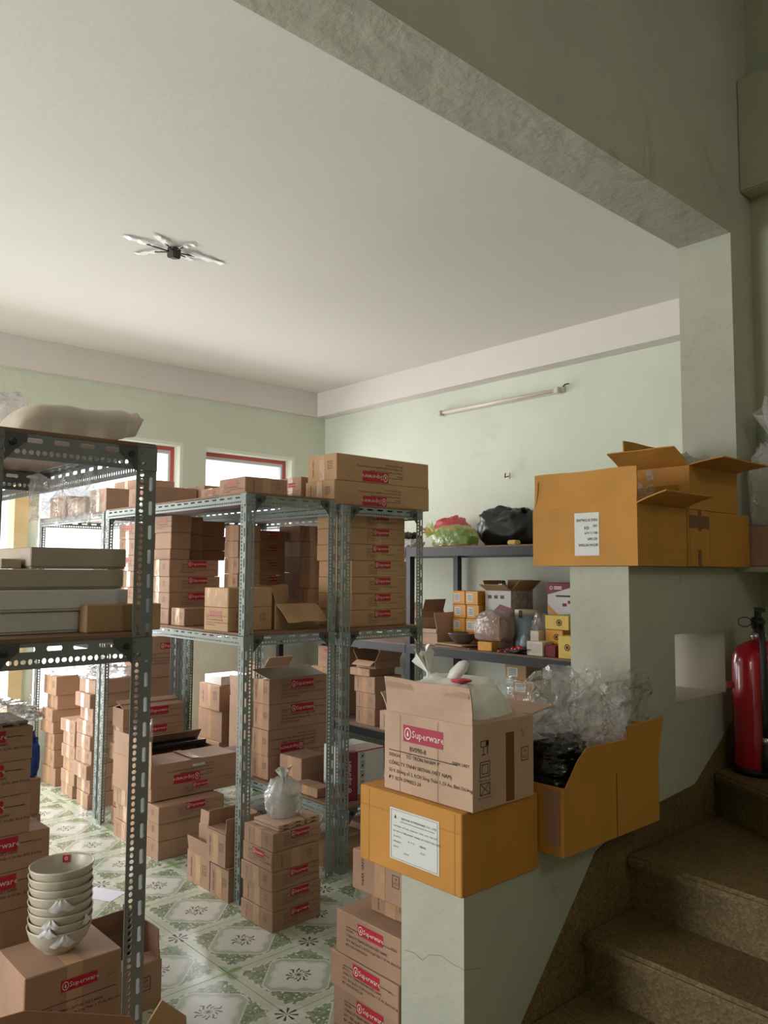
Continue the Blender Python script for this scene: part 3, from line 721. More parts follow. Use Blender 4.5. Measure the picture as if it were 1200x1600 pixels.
link('hose', tube([(.0, -.02, .59), (.0, -.07, .585), (-.0, -.108, .52), (0, -.116, .40), (0, -.118, .22), (0, -.117, .15)], .0125, 10, 'rubber'), None, fe)
link('hose_ferrule', tube([(0, -.117, .16), (0, -.117, .135)], .0145, 10, 'chrome'), None, fe)
link('nozzle', tube([(0, -.117, .137), (0, -.119, .09), (0, -.120, .03)], [.014, .018, .021], 12, 'rubber'), None, fe)
link('hose_clip', box_me(-.125, -.008, .33, -.098, .008, .36, 'ext_red', .002), None, fe)
link('base_ring', lathe([(.103, 0), (.105, 0), (.105, .03), (.103, .03)], 40, 'rubber'), None, fe)

# ================================================================== ON THE PARAPET
yc = carton('ochre carton with a white shipping label on the parapet end', 1.688, 1.528, .7065, (.345, .43, .226), 0, None, None, 'y', 'ochre', tm='ochre')
lb = stick(yc, mesh('lab', [(-.5, 0, -.5), (.5, 0, -.5), (.5, 0, .5), (-.5, 0, .5)], [(0, 1, 2, 3)]), 'label_white', 'shipping_label', '-x', (.345, .43), .028, .112, (.205, 1, .15))
lt = text_me([('SRITHAI SUPERWARE CO., LTD.', .052, -.26, .33), ('PATTERN  CFC NO. (DESIGN)   ITEM  CTN. SIZE. (M)', .038, -.42, .16), ('PRODUCT MELAMINE  WARE  IN CARTONBOARD', .042, -.42, .06), ('Q. (PCS.)', .042, -.42, -.04), ('24  PCS.', .042, -.12, -.07), ('MEAS', .052, .12, -.08), ('WEIGHT', .042, -.42, -.14), ('KGS', .045, .14, -.2), ('DATE', .042, -.42, -.24), ('8/12/20', .036, -.2, -.32)])
add_polys(lt, drop_poly(-.38, .33, .05) + [sq(-.28, .26, .42, .268)] + frame_polys(-.47, -.47, .47, .47, .005))
q = link('printed_text', lt, 'ink', lb, (0, -.001, 0))
link('edge_crease', boxes_me([(-.1732, -.21, .17, -.1726, .21, .1712), (-.1732, .17, 0, -.1726, .1712, .22), (-.1732, -.19, 0, -.1726, -.1885, .22)], 'ochre_in'), None, yc)

sup = open_carton('open brown carton with red logo panel and a white bag bulging out', 1.716, 1.512, .9345, (.275, .362, .235), {'-x': (6, .105), '+y': (30, .06), '-y': (-82, .09), '+x': (84, .12)}, m='kraft_pale', wav=.004)
D = (.275, .362, .235)
p_ = stick(sup, PANEL, 'logo_pink', 'logo_panel', '-x', D, -.014, .178, .165); link('lettering', cached((LOGO.name, 'print_white'), lambda: LOGO), 'print_white', p_, (0, -.0008, 0))
big = text_me([('BV090-8', .02, -.07, .028), ('DESIGN:', .014, -.16, .0), ('TÔ TRÒN NHÁM 9"', .016, -.085, .003), ('CÔNG TY TNHH SRITHAI (VIỆT NAM)', .0155, -.16, -.024), ('Số 9, đường số 2, KCN Sóng Thần 1, Dĩ An, Bình Dương', .0145, -.16, -.047), ('ĐT: 0274 3790023-24', .0155, -.16, -.069), ('DARK GREY', .012, .105, .018)], res=2)
add_polys(big, [sq(-.16, .013, .125, .0155)])
stick(sup, big, 'ink', 'printed_text', '-x', D, 0, .105, 1.0)
ic = text_me([('24', .013, .095, .012), ('PCS', .013, .095, -.006), ('Microwave safe', .008, -.085, -.045), ('Do not microwave', .008, -.085, -.092)], align='CENTER')
add_polys(ic, frame_polys(.078, -.016, .112, .024, .002) + frame_polys(-.108, -.035, -.064, .008, .002) + frame_polys(-.100, -.027, -.072, 0, .002) + frame_polys(-.108, -.085, -.064, -.052, .002)
          + [[(-.106, -.083), (-.103, -.083), (-.066, -.054), (-.069, -.054)], [(-.106, -.054), (-.069, -.083), (-.066, -.083), (-.103, -.054)]]
          + frame_polys(-.104, .048, -.080, .066, .002) + [sq(-.093, .028, -.091, .05), sq(-.101, .026, -.083, .028), sq(-.076, .028, -.073, .066), sq(-.079, .05, -.070, .066)])
stick(sup, ic, 'ink', 'printed_icons', '-y', D, 0, .125, 1.0)
link('tape', boxes_me([(-.012 + .02, -.1822, .004, .045, -.1812, .2)], 'tape_dark'), None, sup)
for b in ((-.1382, -.05, 0, -.1376, -.045, .23), (-.1382, .11, 0, -.1376, .113, .23)): link('edge_crease', boxes_me([b], 'kraft'), None, sup)
wb = thing('plastic_bag', 'white plastic bag with red mark bulging out of the open parapet carton', 'bag', (1.862, 1.70, .952))
link('bag_body', bag_me(.125, .165, .165, 5, .09, 'bag_white', 2.0, .98, 56, 0, .62), None, wb)
link('handle_knot', knot_me(.085, .05, 1.3, 'bag_white', .1), None, wb, (-.03, .09, .315), (R(-18), R(14), R(40)))
link('handle_ear', tube([(-.02, .02, .30), (-.012, .0, .335), (.0, -.022, .36), (.008, -.032, .372)], [.014, .02, .019, .008], 10, 'bag_white'), None, wb)
link('red_mark', bag_me(.03, .03, .006, 2, .05, 'red_item', 2, .9, 16), None, wb, (-.05, -.06, .318))
link('tape', boxes_me([(-.1425, -.172, .31, -.1405, .172, .338)], 'kraft'), None, sup)

# second ochre carton: long, open, tall inside flap, bags of dark goods, clear film
y2 = open_carton('long open ochre carton of black wrapped goods and clear film on the parapet', 2.037, 1.437, .758, (.555, .34, .20), {'+x': (8, .12)}, m='ochre', cut=0)
link('side_seam', boxes_me([(.01, -.1708, 0, .013, -.1702, .20)], 'ink'), None, y2)
link('folded_edge', boxes_me([(-.2825, -.155, .03, -.2778, -.105, .19)], 'kraft_in'), None, y2)
def torn_flap(pts, t, m):
    n = len(pts); vs = [(x, 0, z) for x, z in pts] + [(x, t, z) for x, z in pts]
    me = mesh('torn', vs, [tuple(range(n)), tuple(range(2 * n - 1, n - 1, -1))] + [(i, n + i, n + (i + 1) % n, (i + 1) % n) for i in range(n)]); me.materials.append(MATS[m]); return me
link('flap', torn_flap([(-.262, 0), (.277, 0), (.305, .145), (.065, .142), (.085, .10), (-.16, .104), (-.205, .07)], .005, 'ochre'), None, y2, (0, -.169, .20), (R(3), 0, 0))
bk = thing('wrapped_goods', 'glossy black wrapped goods packed inside the long open ochre carton', 'package', (2.165, 1.605, .768))
for k in range(7): link('wrapped_layer', bag_me(.112, .145, .05, 11 + k, .16, 'black_film', 3.5, .35), None, bk, (.006 * math.sin(k * 2), .004 * math.cos(k), .042 * k))
ib = open_carton('small brown inner carton sunk in the long open ochre carton', 2.315, 1.47, .768, (.265, .28, .26), {}, m='kraft_pale')
cf = thing('plastic_film', 'crumpled clear plastic film heaped over the long open ochre carton', 'plastic film', (2.345, 1.59, 1.03))
link('film_fold', sheet_me(.62, .22, 1, .05, 'clear_film', 36, 24, .03), None, cf, (.05, -.02, 0), (R(4), 0, R(-4)))
link('film_fold', sheet_me(.52, .20, 2, .06, 'clear_film', 36, 24, -.04), None, cf, (.07, -.06, -.01), (R(-6), 0, R(8)))
link('film_fold', sheet_me(.46, .24, 3, .04, 'clear_film', 32, 22, .03), None, cf, (-.19, -.05, .05), (R(-62), R(8), R(8)))
link('film_fold', sheet_me(.40, .22, 4, .05, 'clear_film', 30, 22, .03), None, cf, (-.08, .04, .03), (R(-24), R(-8), R(-30)))
link('film_fold', sheet_me(.34, .16, 6, .04, 'clear_film', 26, 20, .03), None, cf, (.05, -.05, -.0), (R(-35), 0, R(6)))

# ================================================================== ON THE HALF WALL
pa = open_carton('open ochre carton with an upside-down white label on the half wall', 2.568, 1.487, 1.6255, (.36, .455, .222), {'-x': (-2, .135), '-y': (72, .12), '+y': (-8, .11), '+x': (-25, .10)}, m='ochre', mi='ochre_in', wav=.003)
lb2 = stick(pa, mesh('lab2', [(-.5, 0, -.5), (.5, 0, -.5), (.5, 0, .5), (-.5, 0, .5)], [(0, 1, 2, 3)]), 'label_white', 'shipping_label', '-x', (.36, .455), .02, .118, (.106, 1, .16))
l2 = text_me([('MADE IN THAILAND', .095, -.44, -.28), ("ORD.", .09, -.44, -.14), ('434', .13, -.1, -.10), ('BKK TO HCM', .085, -.44, .02), ('VIET NAM', .09, -.44, .16), ('SRITHAI (VIETNAM)', .092, -.46, .30)])
l2.transform(Matrix.Rotation(math.pi, 4, 'Y')); link('printed_text', l2, 'ink', lb2, (0, -.001, .05))
# text on this label hangs upside down: reading order from the bottom edge upward
f1 = thing('plastic_film', 'wisp of clear film inside the open ochre carton with the upside-down label', 'plastic film', (2.74, 1.66, 1.78))
link('film_fold', sheet_me(.22, .17, 8, .04, 'clear_film', 20, 16, .04), None, f1, (0, -.08, 0), (R(-10), 0, R(-20)))
pb = carton('closed ochre carton with brown tape crossings on the half wall', 2.934, 1.484, 1.6255, (.545, .30, .222), 0, None, None, None, 'ochre')
for b in ((-.265, -.1508, .15, -.10, -.15, .20), (-.19, -.1511, .14, -.163, -.1501, .222), (-.195, -.1511, 0, -.168, -.1501, .065)): link('tape', boxes_me([b], 'tape_dark'), None, pb)
for b in ((-.262, -.1505, 0, -.26, -.15, .22), (-.095, -.1505, 0, -.0935, -.15, .22)): link('side_seam', boxes_me([b], 'ochre_in'), None, pb)
pc = open_carton('large open ochre carton with splayed flaps, stacked on the taped carton of the half wall', 2.96, 1.487, 1.8495, (.42, .298, .17), {'-x': (62, .13), '+y': (-2, .13), '-y': (82, .14)}, m='ochre', mi='ochre_in', wav=.003)
f2 = thing('plastic_film', 'milky plastic film filling the large carton with splayed flaps', 'plastic film', (3.15, 1.63, 1.90))
link('film_fold', bag_me(.19, .12, .13, 21, .25, 'milky_film', 3.4, .4), None, f2)
link('film_fold', sheet_me(.34, .14, 9, .05, 'clear_film', 24, 16, .03), None, f2, (-.02, -.02, .07), (R(-20), 0, R(5)))
sc_ = carton('brown carton with printed handling icons at the end of the half wall', 3.485, 1.30, 1.63, (.225, .232, .17), 0, 'end', None, None, 'kraft')
bg = thing('plastic_bag', 'translucent white plastic sack on the small carton beside the stair wall', 'bag', (3.60, 1.415, 1.803))
link('bag_body', bag_me(.105, .105, .25, 31, .14, 'milky_film', 2.6, .5), None, bg)
link('gathered_mouth', knot_me(.18, .08, 4, 'milky_film', -.1), None, bg, (0, 0, .34))

# ================================================================== FLOOR STACK WITH TIED BAG
gs = 'five cartons under the tied white bag'
stack('five-carton stack under the tied white bag', 2.108, 3.045, 0, [(.275, .25, .085, .004, 0, 1.5, 'logo', 'end', 'x'), (.27, .245, .086, .008, -.002, -.5, 'logo', 'end', 'x'), (.27, .25, .085, .002, .002, 1.0, 'logo', 'end', 'x'), (.262, .245, .084, .006, 0, -1, 'end', 'logo', 'y'), (.27, .235, .082, .008, .004, .5, 'logo', 'end', 'x')], gs, 'brown printed carton')
fp = []
for k, (ox, oy, yw) in enumerate(((0, 0, 3), (.085, .01, -2), (.168, .015, 2))):
    for j in range(2):
        t_ = thing('flattened_box', f'{"upper" if j else "lower"} folded brown box in the {("inner", "middle", "outer")[k]} flattened pile beneath the tied white bag', 'box', (2.185 + ox, 3.15 + oy, .4275 + j * .0145), R(yw), 'flattened boxes')
        link('sleeve', cached('sleeve', lambda: box_me(-.039, -.095, 0, .039, .095, .013, 'kraft_pale', .002)), None, t_)
        link('handle_slot', cached('hslot', lambda: box_me(-.014, -.0958, .004, .014, -.0952, .008, 'ink')), None, t_)
tb = thing('plastic_bag', 'small tied white plastic bag of stacked cups on the flattened boxes', 'bag', (2.262, 3.175, .457))
link('bag_body', bag_me(.085, .075, .10, 41, .12, 'milky_film', 3, .62, 44, .35), None, tb)
link('knot', knot_me(.065, .034, 2.2, 'bag_white'), None, tb, (0, 0, .145))
for k in range(7): link('cup', cached('cupring', lambda: lathe([(.0, 0), (.026, 0), (.042, .013), (.044, .016), (.040, .015), (.024, .003), (0, .003)], 20, 'bowl')), None, tb, (.018, -.012, .008 + k * .0135))

# ================================================================== OPEN CARTONS BESIDE THE POST
open_carton('open brown carton with a raised flap on the floor tiles by the rack post', 2.146, 3.64, 0, (.2, .225, .153), {'-x': (8, .075)}, fx='end', tape='x')
open_carton('brown carton standing on the tiles against the rack post', 2.14, 3.452, 0, (.2, .17, .15), {'-x': (-90, .08), '+x': (-90, .08)}, fx='end', tape='x')
open_carton('brown carton with folded-up flaps set on the carton by the rack post', 2.136, 3.478, .157, (.2, .18, .155), {'-x': (-90, .085), '+y': (-5, .085), '-y': (2, .075), '+x': (-8, .085)}, fx='end', tape='x')
open_carton('tall open brown carton behind the two cartons by the rack post', 2.19, 3.69, .155, (.16, .14, .13), {'-x': (-3, .07), '-y': (5, .06)}, fx=None)

# ================================================================== BIG STACK LEFT OF THE POST
gb = 'cartons heaped on the tiles under the tall rack'
stack('three-carton pile under the long dark-lidded carton', 2.15, 4.2, 0, [(.40, .30, .098, 0, 0, 0, None, 'end', 'x'), (.40, .30, .10, .004, .002, -1, None, 'end', 'x'), (.42, .31, .092, -.012, -.01, 1, 'logo', 'end', 'x')], gb)
stack('pile behind the long dark-lidded carton', 2.16, 4.53, 0, [(.36, .27, .098, 0, 0, 1, None, 'end', 'x'), (.36, .27, .098, .01, .0, -2, None, 'end', 'x'), (.36, .27, .095, -.005, 0, 1, None, 'end', 'x')], gb)
carton('long brown carton directly under the long dark-lidded carton', 2.142, 4.292, .297, (.565, .50, .072), .5, 'logo', None, None, group=gb)
bl = open_carton('long dark-lidded brown carton with one flap upright on the floor heap', 2.142, 4.292, .370, (.565, .50, .125), {'-x': (2, .135), '-y': (-90, .25), '+y': (-38, .10)}, fy='upside', group=gb)
link('address_sticker', boxes_me([(-.02, -.2512, .088, .06, -.2505, .1)], 'label_white'), None, bl)
link('tape', boxes_me([(-.02, -.24, .1335, .03, .0, .1342)], 'tape'), None, bl)
dk = thing('dark_flap_panel', 'thin black panel standing for the dark far flap of the long dark-lidded carton', 'tray', (2.42, 4.70, .50))  # black panel added to give the dark of the carton's far flap
link('panel_base', box_me(-.26, -.08, 0, .26, .07, .012, 'bag_black', .003), None, dk); link('panel_rim', boxes_me([(-.26, .06, .012, .26, .07, .03), (-.26, -.08, .012, .26, -.07, .03)], 'bag_black'), None, dk)
# stack with red logos behind
gi = 'cartons stacked by the far post of the tall rack'
stack('red-logo stack by the tall rack far post', 2.25, 4.90, 0, [(.40, .15, .1, 0, 0, 0, None, 'end', 'x'), (.40, .15, .1, .01, 0, 2, None, 'end', 'x'), (.40, .15, .1, 0, 0, -1, None, 'end', 'x'), (.40, .15, .098, .01, 0, 1, 'logo', 'end', 'x'), (.42, .15, .1, -.02, 0, 0, 'logo', 'end', 'x'), (.42, .15, .1, .0, 0, -1, 'logo', 'end', 'x')], gi)
open_carton('brown carton with a lifted lid on the red-logo stack by the far post', 2.245, 4.895, .605, (.42, .155, .12), {'-y': (-70, .12), '+y': (-75, .1)}, fy='logo', group=gi)
tg_ = thing('plastic_film', 'scrap of clear film caught on the upright flap of the dark-lidded carton', 'plastic film', (2.20, 4.55, .60))
link('film_fold', sheet_me(.14, .16, 12, .03, 'clear_film', 14, 14, .02), None, tg_, (0, 0, -.05), (R(10), 0, R(-20)))

# ================================================================== STACKS BY THE WIDE WINDOW
gw = 'carton stacks by the wide window'
def col(n, d, zs, **k): return [(d[0] + rnd.uniform(-.01, .01), d[1] + rnd.uniform(-.01, .01), z, rnd.uniform(-.02, .02), rnd.uniform(-.02, .02), rnd.uniform(-4, 4), None, 'end' if rnd.random() < .6 else None, 'x') for z in zs]
z1 = stack('nine-carton column beside the far rack post', 2.25, 5.40, 0, col(9, (.30, .235), [.094] * 9), gw)
z2 = stack('seven-carton column tight against the wide window', 2.285, 6.13, 0, col(7, (.36, .23), [.13, .128, .12, .085, .09, .108, .14]), gw)
z3 = stack('low six-carton column by the wide window', 2.262, 5.695, 0, col(6, (.26, .235), [.089, .09, .088, .09, .09, .086]), gw)
z4 = stack('wide column behind the nine-carton column', 2.62, 5.45, 0, [(.4, .3, .2, 0, 0, 0, None, None, 'x'), (.4, .3, .2, .01, 0, 1, None, None, 'x'), (.4, .3, .2, -.01, 0, -1, 'logo', None, 'x'), (.4, .3, .22, 0, 0, 0, None, None, 'x')], gw)
carton('tall brown carton with a red logo panel crowning the wide column', 2.63, 5.46, z4, (.40, .28, .30), 0, 'logo', None, 'x', group=gw)
for k, (lab, loc, s) in enumerate((('bag of clear film on the column tight against the wide window', (2.44, 6.22, z2 + .001), 13), ('bag of clear film on the nine-carton column by the window', (2.40, 5.52, z1 + .001), 14))):
    b = thing('plastic_film', lab, 'plastic film', loc); link('film_fold', bag_me(.17, .11, .055, s, .3, 'clear_film', 4, .4), None, b); link('film_fold', sheet_me(.26, .08, s + 5, .04, 'clear_film', 18, 10), None, b, (0, 0, .01), (R(-30), 0, R(20)))

# ================================================================== TALL RACK, MIDDLE SHELF
Z = 1.293
gm = 'cartons on the middle shelf of the tall rack'
m1 = carton('pale-ended brown carton with a clear taped lid at the post end of the middle shelf', 2.162, 3.54, Z, (.268, .235, .12), 0, 'end', 'fadedlogo', None, 'kraft_tan', gm)
m1b = carton('brown carton wrapped in clear tape, set on the pale-ended carton at the post end', 2.162, 3.54, Z + .121, (.268, .235, .10), 0, None, None, None, 'kraft_tan', gm)
link('tape', boxes_me([(-.1348, -.112, .002, -.1341, .112, .098)], 'tape'), None, m1b)
open_carton('open tan carton with a torn flap hanging over the middle shelf front', 2.45, 3.535, Z, (.27, .27, .13), {'-y': (128, .145), '+y': (2, .10), '-x': (20, .07)}, m='kraft_tan', wav=.006, group=gm, fx=None)
fb = thing('cardboard_sheet', 'loose bent cardboard sheet leaning in the open tan carton on the middle shelf', 'cardboard', (2.56, 3.66, Z + .007))
link('sheet', flap_me(.20, .22, 'kraft_tan', .01, .006), None, fb, (0, 0, 0), (R(-14), 0, R(12)))
lo = [('lone brown carton with shiny tape in front of the three long cartons', 2.2, 4.06, Z, (.28, .15, .098), None, 'end')]
for lab, x, y, z, d, fy, fx in lo: carton(lab, x, y, z, d, 0, fy, fx, 'x', group=gm)
stack('long red-logo pile on the tall rack', 2.2, 4.245, Z, [(.33, .29, .088, 0, 0, 0, None, 'end', 'x'), (.33, .29, .091, 0, 0, .5, 'logo', 'end', 'x'), (.33, .29, .092, .003, 0, -.5, 'logo', 'end', 'x'), (.325, .29, .097, -.002, .002, .5, 'logo', 'end', 'x')], gm)
ZL = Z + .088 + .091 + .092 + .097 + .005
stack('label-topped column on the long red-logo pile', 2.235, 4.31, ZL, [(.13, .2, .062, 0, 0, 0, None, None, None), (.13, .2, .097, .004, 0, 0, None, None, None), (.135, .205, .098, .002, 0, 1, None, 'fadedlogo', None)], gm)
stack('narrow middle column on the long red-logo pile', 2.395, 4.375, ZL, [(.09, .155, .055, 0, 0, 0, None, 'end', 'x'), (.09, .155, .1, .003, 0, 0, None, 'end', 'x'), (.09, .155, .105, 0, 0, 1, None, None, 'x')], gm)
stack('end column on the long red-logo pile', 2.50, 4.42, ZL, [(.17, .15, .06, 0, 0, 0, None, 'end', 'x'), (.17, .15, .09, .003, 0, 0, None, 'end', 'x'), (.165, .15, .092, 0, 0, 1, None, None, 'x')], gm)
stack('column with shiny tape behind the clear-taped carton', 2.545, 4.07, Z, [(.155, .148, .096, rnd.uniform(-.004, .004), 0, rnd.uniform(-1.5, 1.5), None, 'end' if k < 4 else None, 'x') for k in range(6)], gm)
stack('tall column behind the long red-logo pile', 2.60, 4.60, Z, [(.11, .16, .1, rnd.uniform(-.004, .004), 0, 0, None, None, 'x') for k in range(6)], gm)
stack('far column of the tall rack middle shelf', 2.22, 4.72, Z, [(.3, .24, .1, rnd.uniform(-.01, .01), 0, rnd.uniform(-2, 2), None, 'fadedlogo' if k % 2 else 'end', 'x') for k in range(6)], gm)

# ================================================================== TAN CARTON RACK
ZB = 1.289
g7 = 'seven tan cartons'
stack('even stack of seven cartons in the rack', 2.902, 3.452, ZB, [(.43, .30, .0925, (-.001 if k < 4 else -.016) + .003 * (k % 2), .002 * (k % 2), rnd.uniform(-.4, .4), 'logo', None, 'y') for k in range(7)], g7, 'tan red-logo carton', m='kraft_tan')
gd = 'shaded cartons deep in the rack of tan cartons'
stack('dim column behind the rack post, red panels showing', 2.80, 4.26, ZB, [(.22, .24, .094, rnd.uniform(-.005, .005), 0, rnd.uniform(-1, 1), 'logo', None, 'x') for k in range(6)], gd)
stack('shaded column beside the seven tan cartons', 3.06, 4.16, ZB, [(.2, .22, .1, rnd.uniform(-.015, .015), 0, rnd.uniform(-3, 3), 'end' if k % 2 else None, 'end', 'y') for k in range(6)], gd)
carton('brown carton standing just behind the seven tan cartons', 3.27, 3.80, ZB, (.085, .2, .2), 0, None, None, None, group=gd)
# top of both grey racks
T = 1.996
stack('pair of long cartons crowning the tan carton rack', 2.772, 3.452, T - .023, [(.75, .265, .138, 0, 0, 0, 'upside', 'end', 'x'), (.735, .262, .15, .012, 0, .4, 'upside', 'end', 'x')], 'long cartons on the rack tops', 'long brown carton', m='kraft_tan')
carton('upright brown carton behind the long carton pair on the rack top', 2.80, 3.80, T - .023, (.22, .215, .185), 0, None, 'logo', 'x')
carton('flat brown carton by the post on the tall rack top', 2.235, 3.51, T, (.262, .262, .092), -1, 'end', 'fadedlogo', 'y')
carton('small flat carton beside the flat carton on the tall rack top', 2.29, 3.86, T, (.24, .2, .066), 2, None, 'fadedlogo', 'x')
def px_top(lab, x, y, d, fy=None, fx=None, tape='x', yaw=0): carton(lab, x, y, T, d, yaw, fy, fx, tape, group='cartons on the far rack tops')
px_top('brown carton with a faded red panel at the window end of the tall rack top', 2.22, 4.52, (.3, .33, .12), None, 'fadedlogo')
px_top('larger brown carton behind the faded-panel carton on the tall rack top', 2.53, 4.45, (.18, .5, .14))
px_top('taped brown carton on the far rack top nearest the tall rack', 2.23, 5.22, (.2, .27, .16), None, 'end')
px_top('wide brown carton behind the taped carton on the far rack top', 2.46, 5.22, (.27, .4, .24))
px_top('low brown carton with printed panel in front of the window on the far rack top', 2.25, 5.62, (.42, .32, .13), 'logo', None)
px_top('flat carton on the far rack top at its window corner', 2.25, 6.0, (.4, .3, .16), None, None)
cfar = carton('brown carton alone on the middle shelf of the far rack', 2.25, 5.20, Z, (.4, .28, .16), 0, None, 'end', 'x'); carton('brown carton on the lone carton of the far rack', 2.26, 5.21, Z + .161, (.38, .26, .16), 0, None, None, 'x'); carton('top carton of three on the far rack middle shelf', 2.27, 5.2, Z + .322, (.3, .22, .13), 2, 'logo', 'end', 'x')

# low shelf of the tan carton rack
ZS = .346
stack('four-carton pile on the low shelf', 2.80, 4.10, ZS, [(.455, .17, .139, .0, 0, 0, 'logo', 'end', 'x'), (.455, .17, .151, -.004, 0, .5, 'upside', 'end', 'x'), (.458, .17, .152, .002, 0, 0, 'logo', 'end', 'x'), (.455, .172, .148, 0, 0, .4, 'logo', 'end', 'x')], 'long cartons on the low shelf', 'long brown carton')
lid = thing('cardboard_sheet', 'grey flattened cardboard lying on the pile of four long cartons', 'cardboard', (3.03, 4.19, ZS + .595)); link('sheet', flap_me(.44, .2, 'greybox', 0, .004), None, lid, (0, -.08, .004), (R(-78), 0, R(1)))
carton('plain brown carton in front of the four long cartons on the low shelf', 2.86, 3.86, ZS, (.2, .2, .16), 4, None, None, 'x')
ap = carton('white appliance box with round icons on the low shelf', 2.975, 3.50, ZS, (.225, .28, .245), 0, None, None, None, 'whitebox')
for k in range(4):
    icn = cached('appicon', lambda: add_polys(bpy.data.meshes.new('ai'), [sq(-.017 + .009 * i, -.035, -.011 + .009 * i, -.030) for i in range(4)] + ring_polys(0, 0, .015, .0175, 16) + [[(-.009, -.007), (.004, -.01), (.009, .004), (0, .009)]]))
    stick(ap, icn, 'ink', 'round_icon', '-y', (.225, .28), -.055, .215 - k * .054, 1.0)
link('top_panel', boxes_me([(-.1, -.13, .2452, .1, .0, .2458)], 'greybox'), None, ap); link('red_edge', boxes_me([(-.112, -.1403, .236, .112, -.1400, .243)], 'logo_red'), None, ap)
mr = thing('gift_box', 'slim maroon presentation box leaning beside the white appliance box', 'box', (2.90, 3.47, ZS + .002), R(-20))
link('body', box_me(-.05, -.03, 0, .05, .03, .26, 'maroon', .003), None, mr)
mt = text_me([('Superware', .03, 0, 0)], align='CENTER'); mt.transform(Matrix.Rotation(R(-90), 4, 'Y')); link('lettering', mt, 'print_white', mr, (.0, -.0312, .15)); link('emblem', add_polys(bpy.data.meshes.new('e'), ring_polys(0, 0, .009, .012, 12) + drop_poly(0, 0, .008)), 'print_white', mr, (0, -.0312, .055))
carton('flat brown carton under the front of the low shelf near the maroon box', 2.78, 3.40, .0, (.3, .3, .12), 0, 'logo', 'end', 'x'); carton('brown carton under the low shelf beside the pier boxes', 3.1, 3.42, 0, (.24, .3, .15), 0, None, None, 'x')
carton('flat brown carton on the low shelf beneath the leaning maroon box side', 2.79, 3.60, ZS, (.1, .22, .05), 0, None, 'end', 'x')

# ================================================================== BOXES BEHIND THE PIER
gp = 'cartons stacked behind the pier'
stack('stack behind the pier', 1.73, 1.80, 0, [(.3, .33, .125, -.01, .004, 0, None, 'logo', 'y'), (.3, .33, .125, 0, .004, 0, None, 'logo', 'y'), (.3, .335, .11, -.012, .004, -1, None, 'logo', 'y'), (.3, .31, .134, -.008, .004, 0, None, 'logo', 'y'), (.24, .18, .072, .07, .05, 2, None, 'end', 'x'), (.28, .262, .125, .02, .004, 1, None, 'end', 'x')], gp)

# ================================================================== DARK RACK ON THE LEFT
ZF = 1.409
gf = 'flat boxes on the middle shelf of the dark rack'
def flat(lab, x, y, z, d, m, yaw=0):
    r = thing('flat_box', lab, 'box', (x + d[0] / 2, y + d[1] / 2, z), R(yaw), gf)
    link('body', body_me((d[0], d[1], d[2] * .1), m), None, r); link('lid', box_me(-d[0] / 2 - .003, -d[1] / 2 - .003, 0, d[0] / 2 + .003, d[1] / 2 + .003, d[2] * .9, m, .003), None, r, (0, 0, d[2] * .1))
flat('white flat box, bottom of the four on the dark rack', .735, 2.49, ZF, (.36, .3, .066), 'whitebox')
flat('white flat box, second up of the four on the dark rack', .735, 2.475, ZF + .067, (.40, .3, .064), 'whitebox', .5)
flat('grey flat box, third up of the four on the dark rack', .72, 2.52, ZF + .132, (.42, .3, .062), 'greybox', -1)
flat('grey flat box, topmost of the four on the dark rack', .845, 2.52, ZF + .195, (.30, .28, .066), 'greybox', 1)
carton('tiny printed carton beside the topmost grey flat box', .77, 2.56, ZF + .195, (.062, .1, .03), 4, None, None, None, 'greybox')
carton('buff carton jutting past the post in front of the flat boxes', .985, 2.43, ZF, (.25, .05, .085), 2, None, None, None, 'kraft_tan')
# top of the dark rack
ZX = 2.001
sk_ = thing('sack', 'shiny brown paper sack with twisted corner on the dark rack top', 'bag', (.965, 2.56, ZX))
def sack_me():
    nx, ny = 40, 24; vs, fs = [], []
    for s in (0, 1):
        for j in range(ny + 1):
            for i in range(nx + 1):
                u, v = i / nx * 2 - 1, j / ny * 2 - 1
                e = max(0, (1 - abs(u) ** 4.0)) ** .5 * max(0, (1 - abs(v) ** 4.0)) ** .5
                z = (.115 * e if s else .0) + .006 * noise.noise(Vector((u * 3, v * 3, 7 + s))) * (1 if s else 0) + (.07 * max(0, u - .3) ** 1.2 + .30 * max(0, u - .85))
                vs.append((u * .205 * (1 - .06 * v * v), v * .14 * (1 - .1 * u * u), max(0, z)))
    N = (nx + 1) * (ny + 1)
    for j in range(ny):
        for i in range(nx):
            a = j * (nx + 1) + i; fs.append((N + a, N + a + 1, N + a + nx + 2, N + a + nx + 1)); fs.append((a + nx + 1, a + nx + 2, a + 1, a))
    for i in range(nx): fs += [(i, i + 1, N + i + 1, N + i), (ny * (nx + 1) + i + 1, ny * (nx + 1) + i, N + ny * (nx + 1) + i, N + ny * (nx + 1) + i + 1)]
    for j in range(ny): a = j * (nx + 1); fs += [(a + nx + 1, a, N + a, N + a + nx + 1), (a + nx, a + 2 * nx + 1, N + a + 2 * nx + 1, N + a + nx)]
    me = mesh('sack', vs, fs, True); me.materials.append(MATS['bag_brown']); return me
link('sack_body', sack_me(), None, sk_)
link('red_corner', bag_me(.02, .03, .03, 3, .2, 'red_item', 2, .5, 16), None, sk_, (.15, .165, 0))
pbk = thing('plastic_bag', 'pale tied plastic bundle with a light blue ruff on the dark rack top', 'bag', (.89, 2.96, ZX + .022))
link('bag_body', bag_me(.085, .10, .13, 51, .12, 'pink_film', 3, .5), None, pbk); link('ruff', knot_me(.06, .05, 3, 'blue_ruff'), None, pbk, (.075, .04, .10), (0, R(75), 0)); 
link('tray', box_me(-.02, -.11, -.02, .12, .1, -.004, 'pink_film', .004), None, pbk)
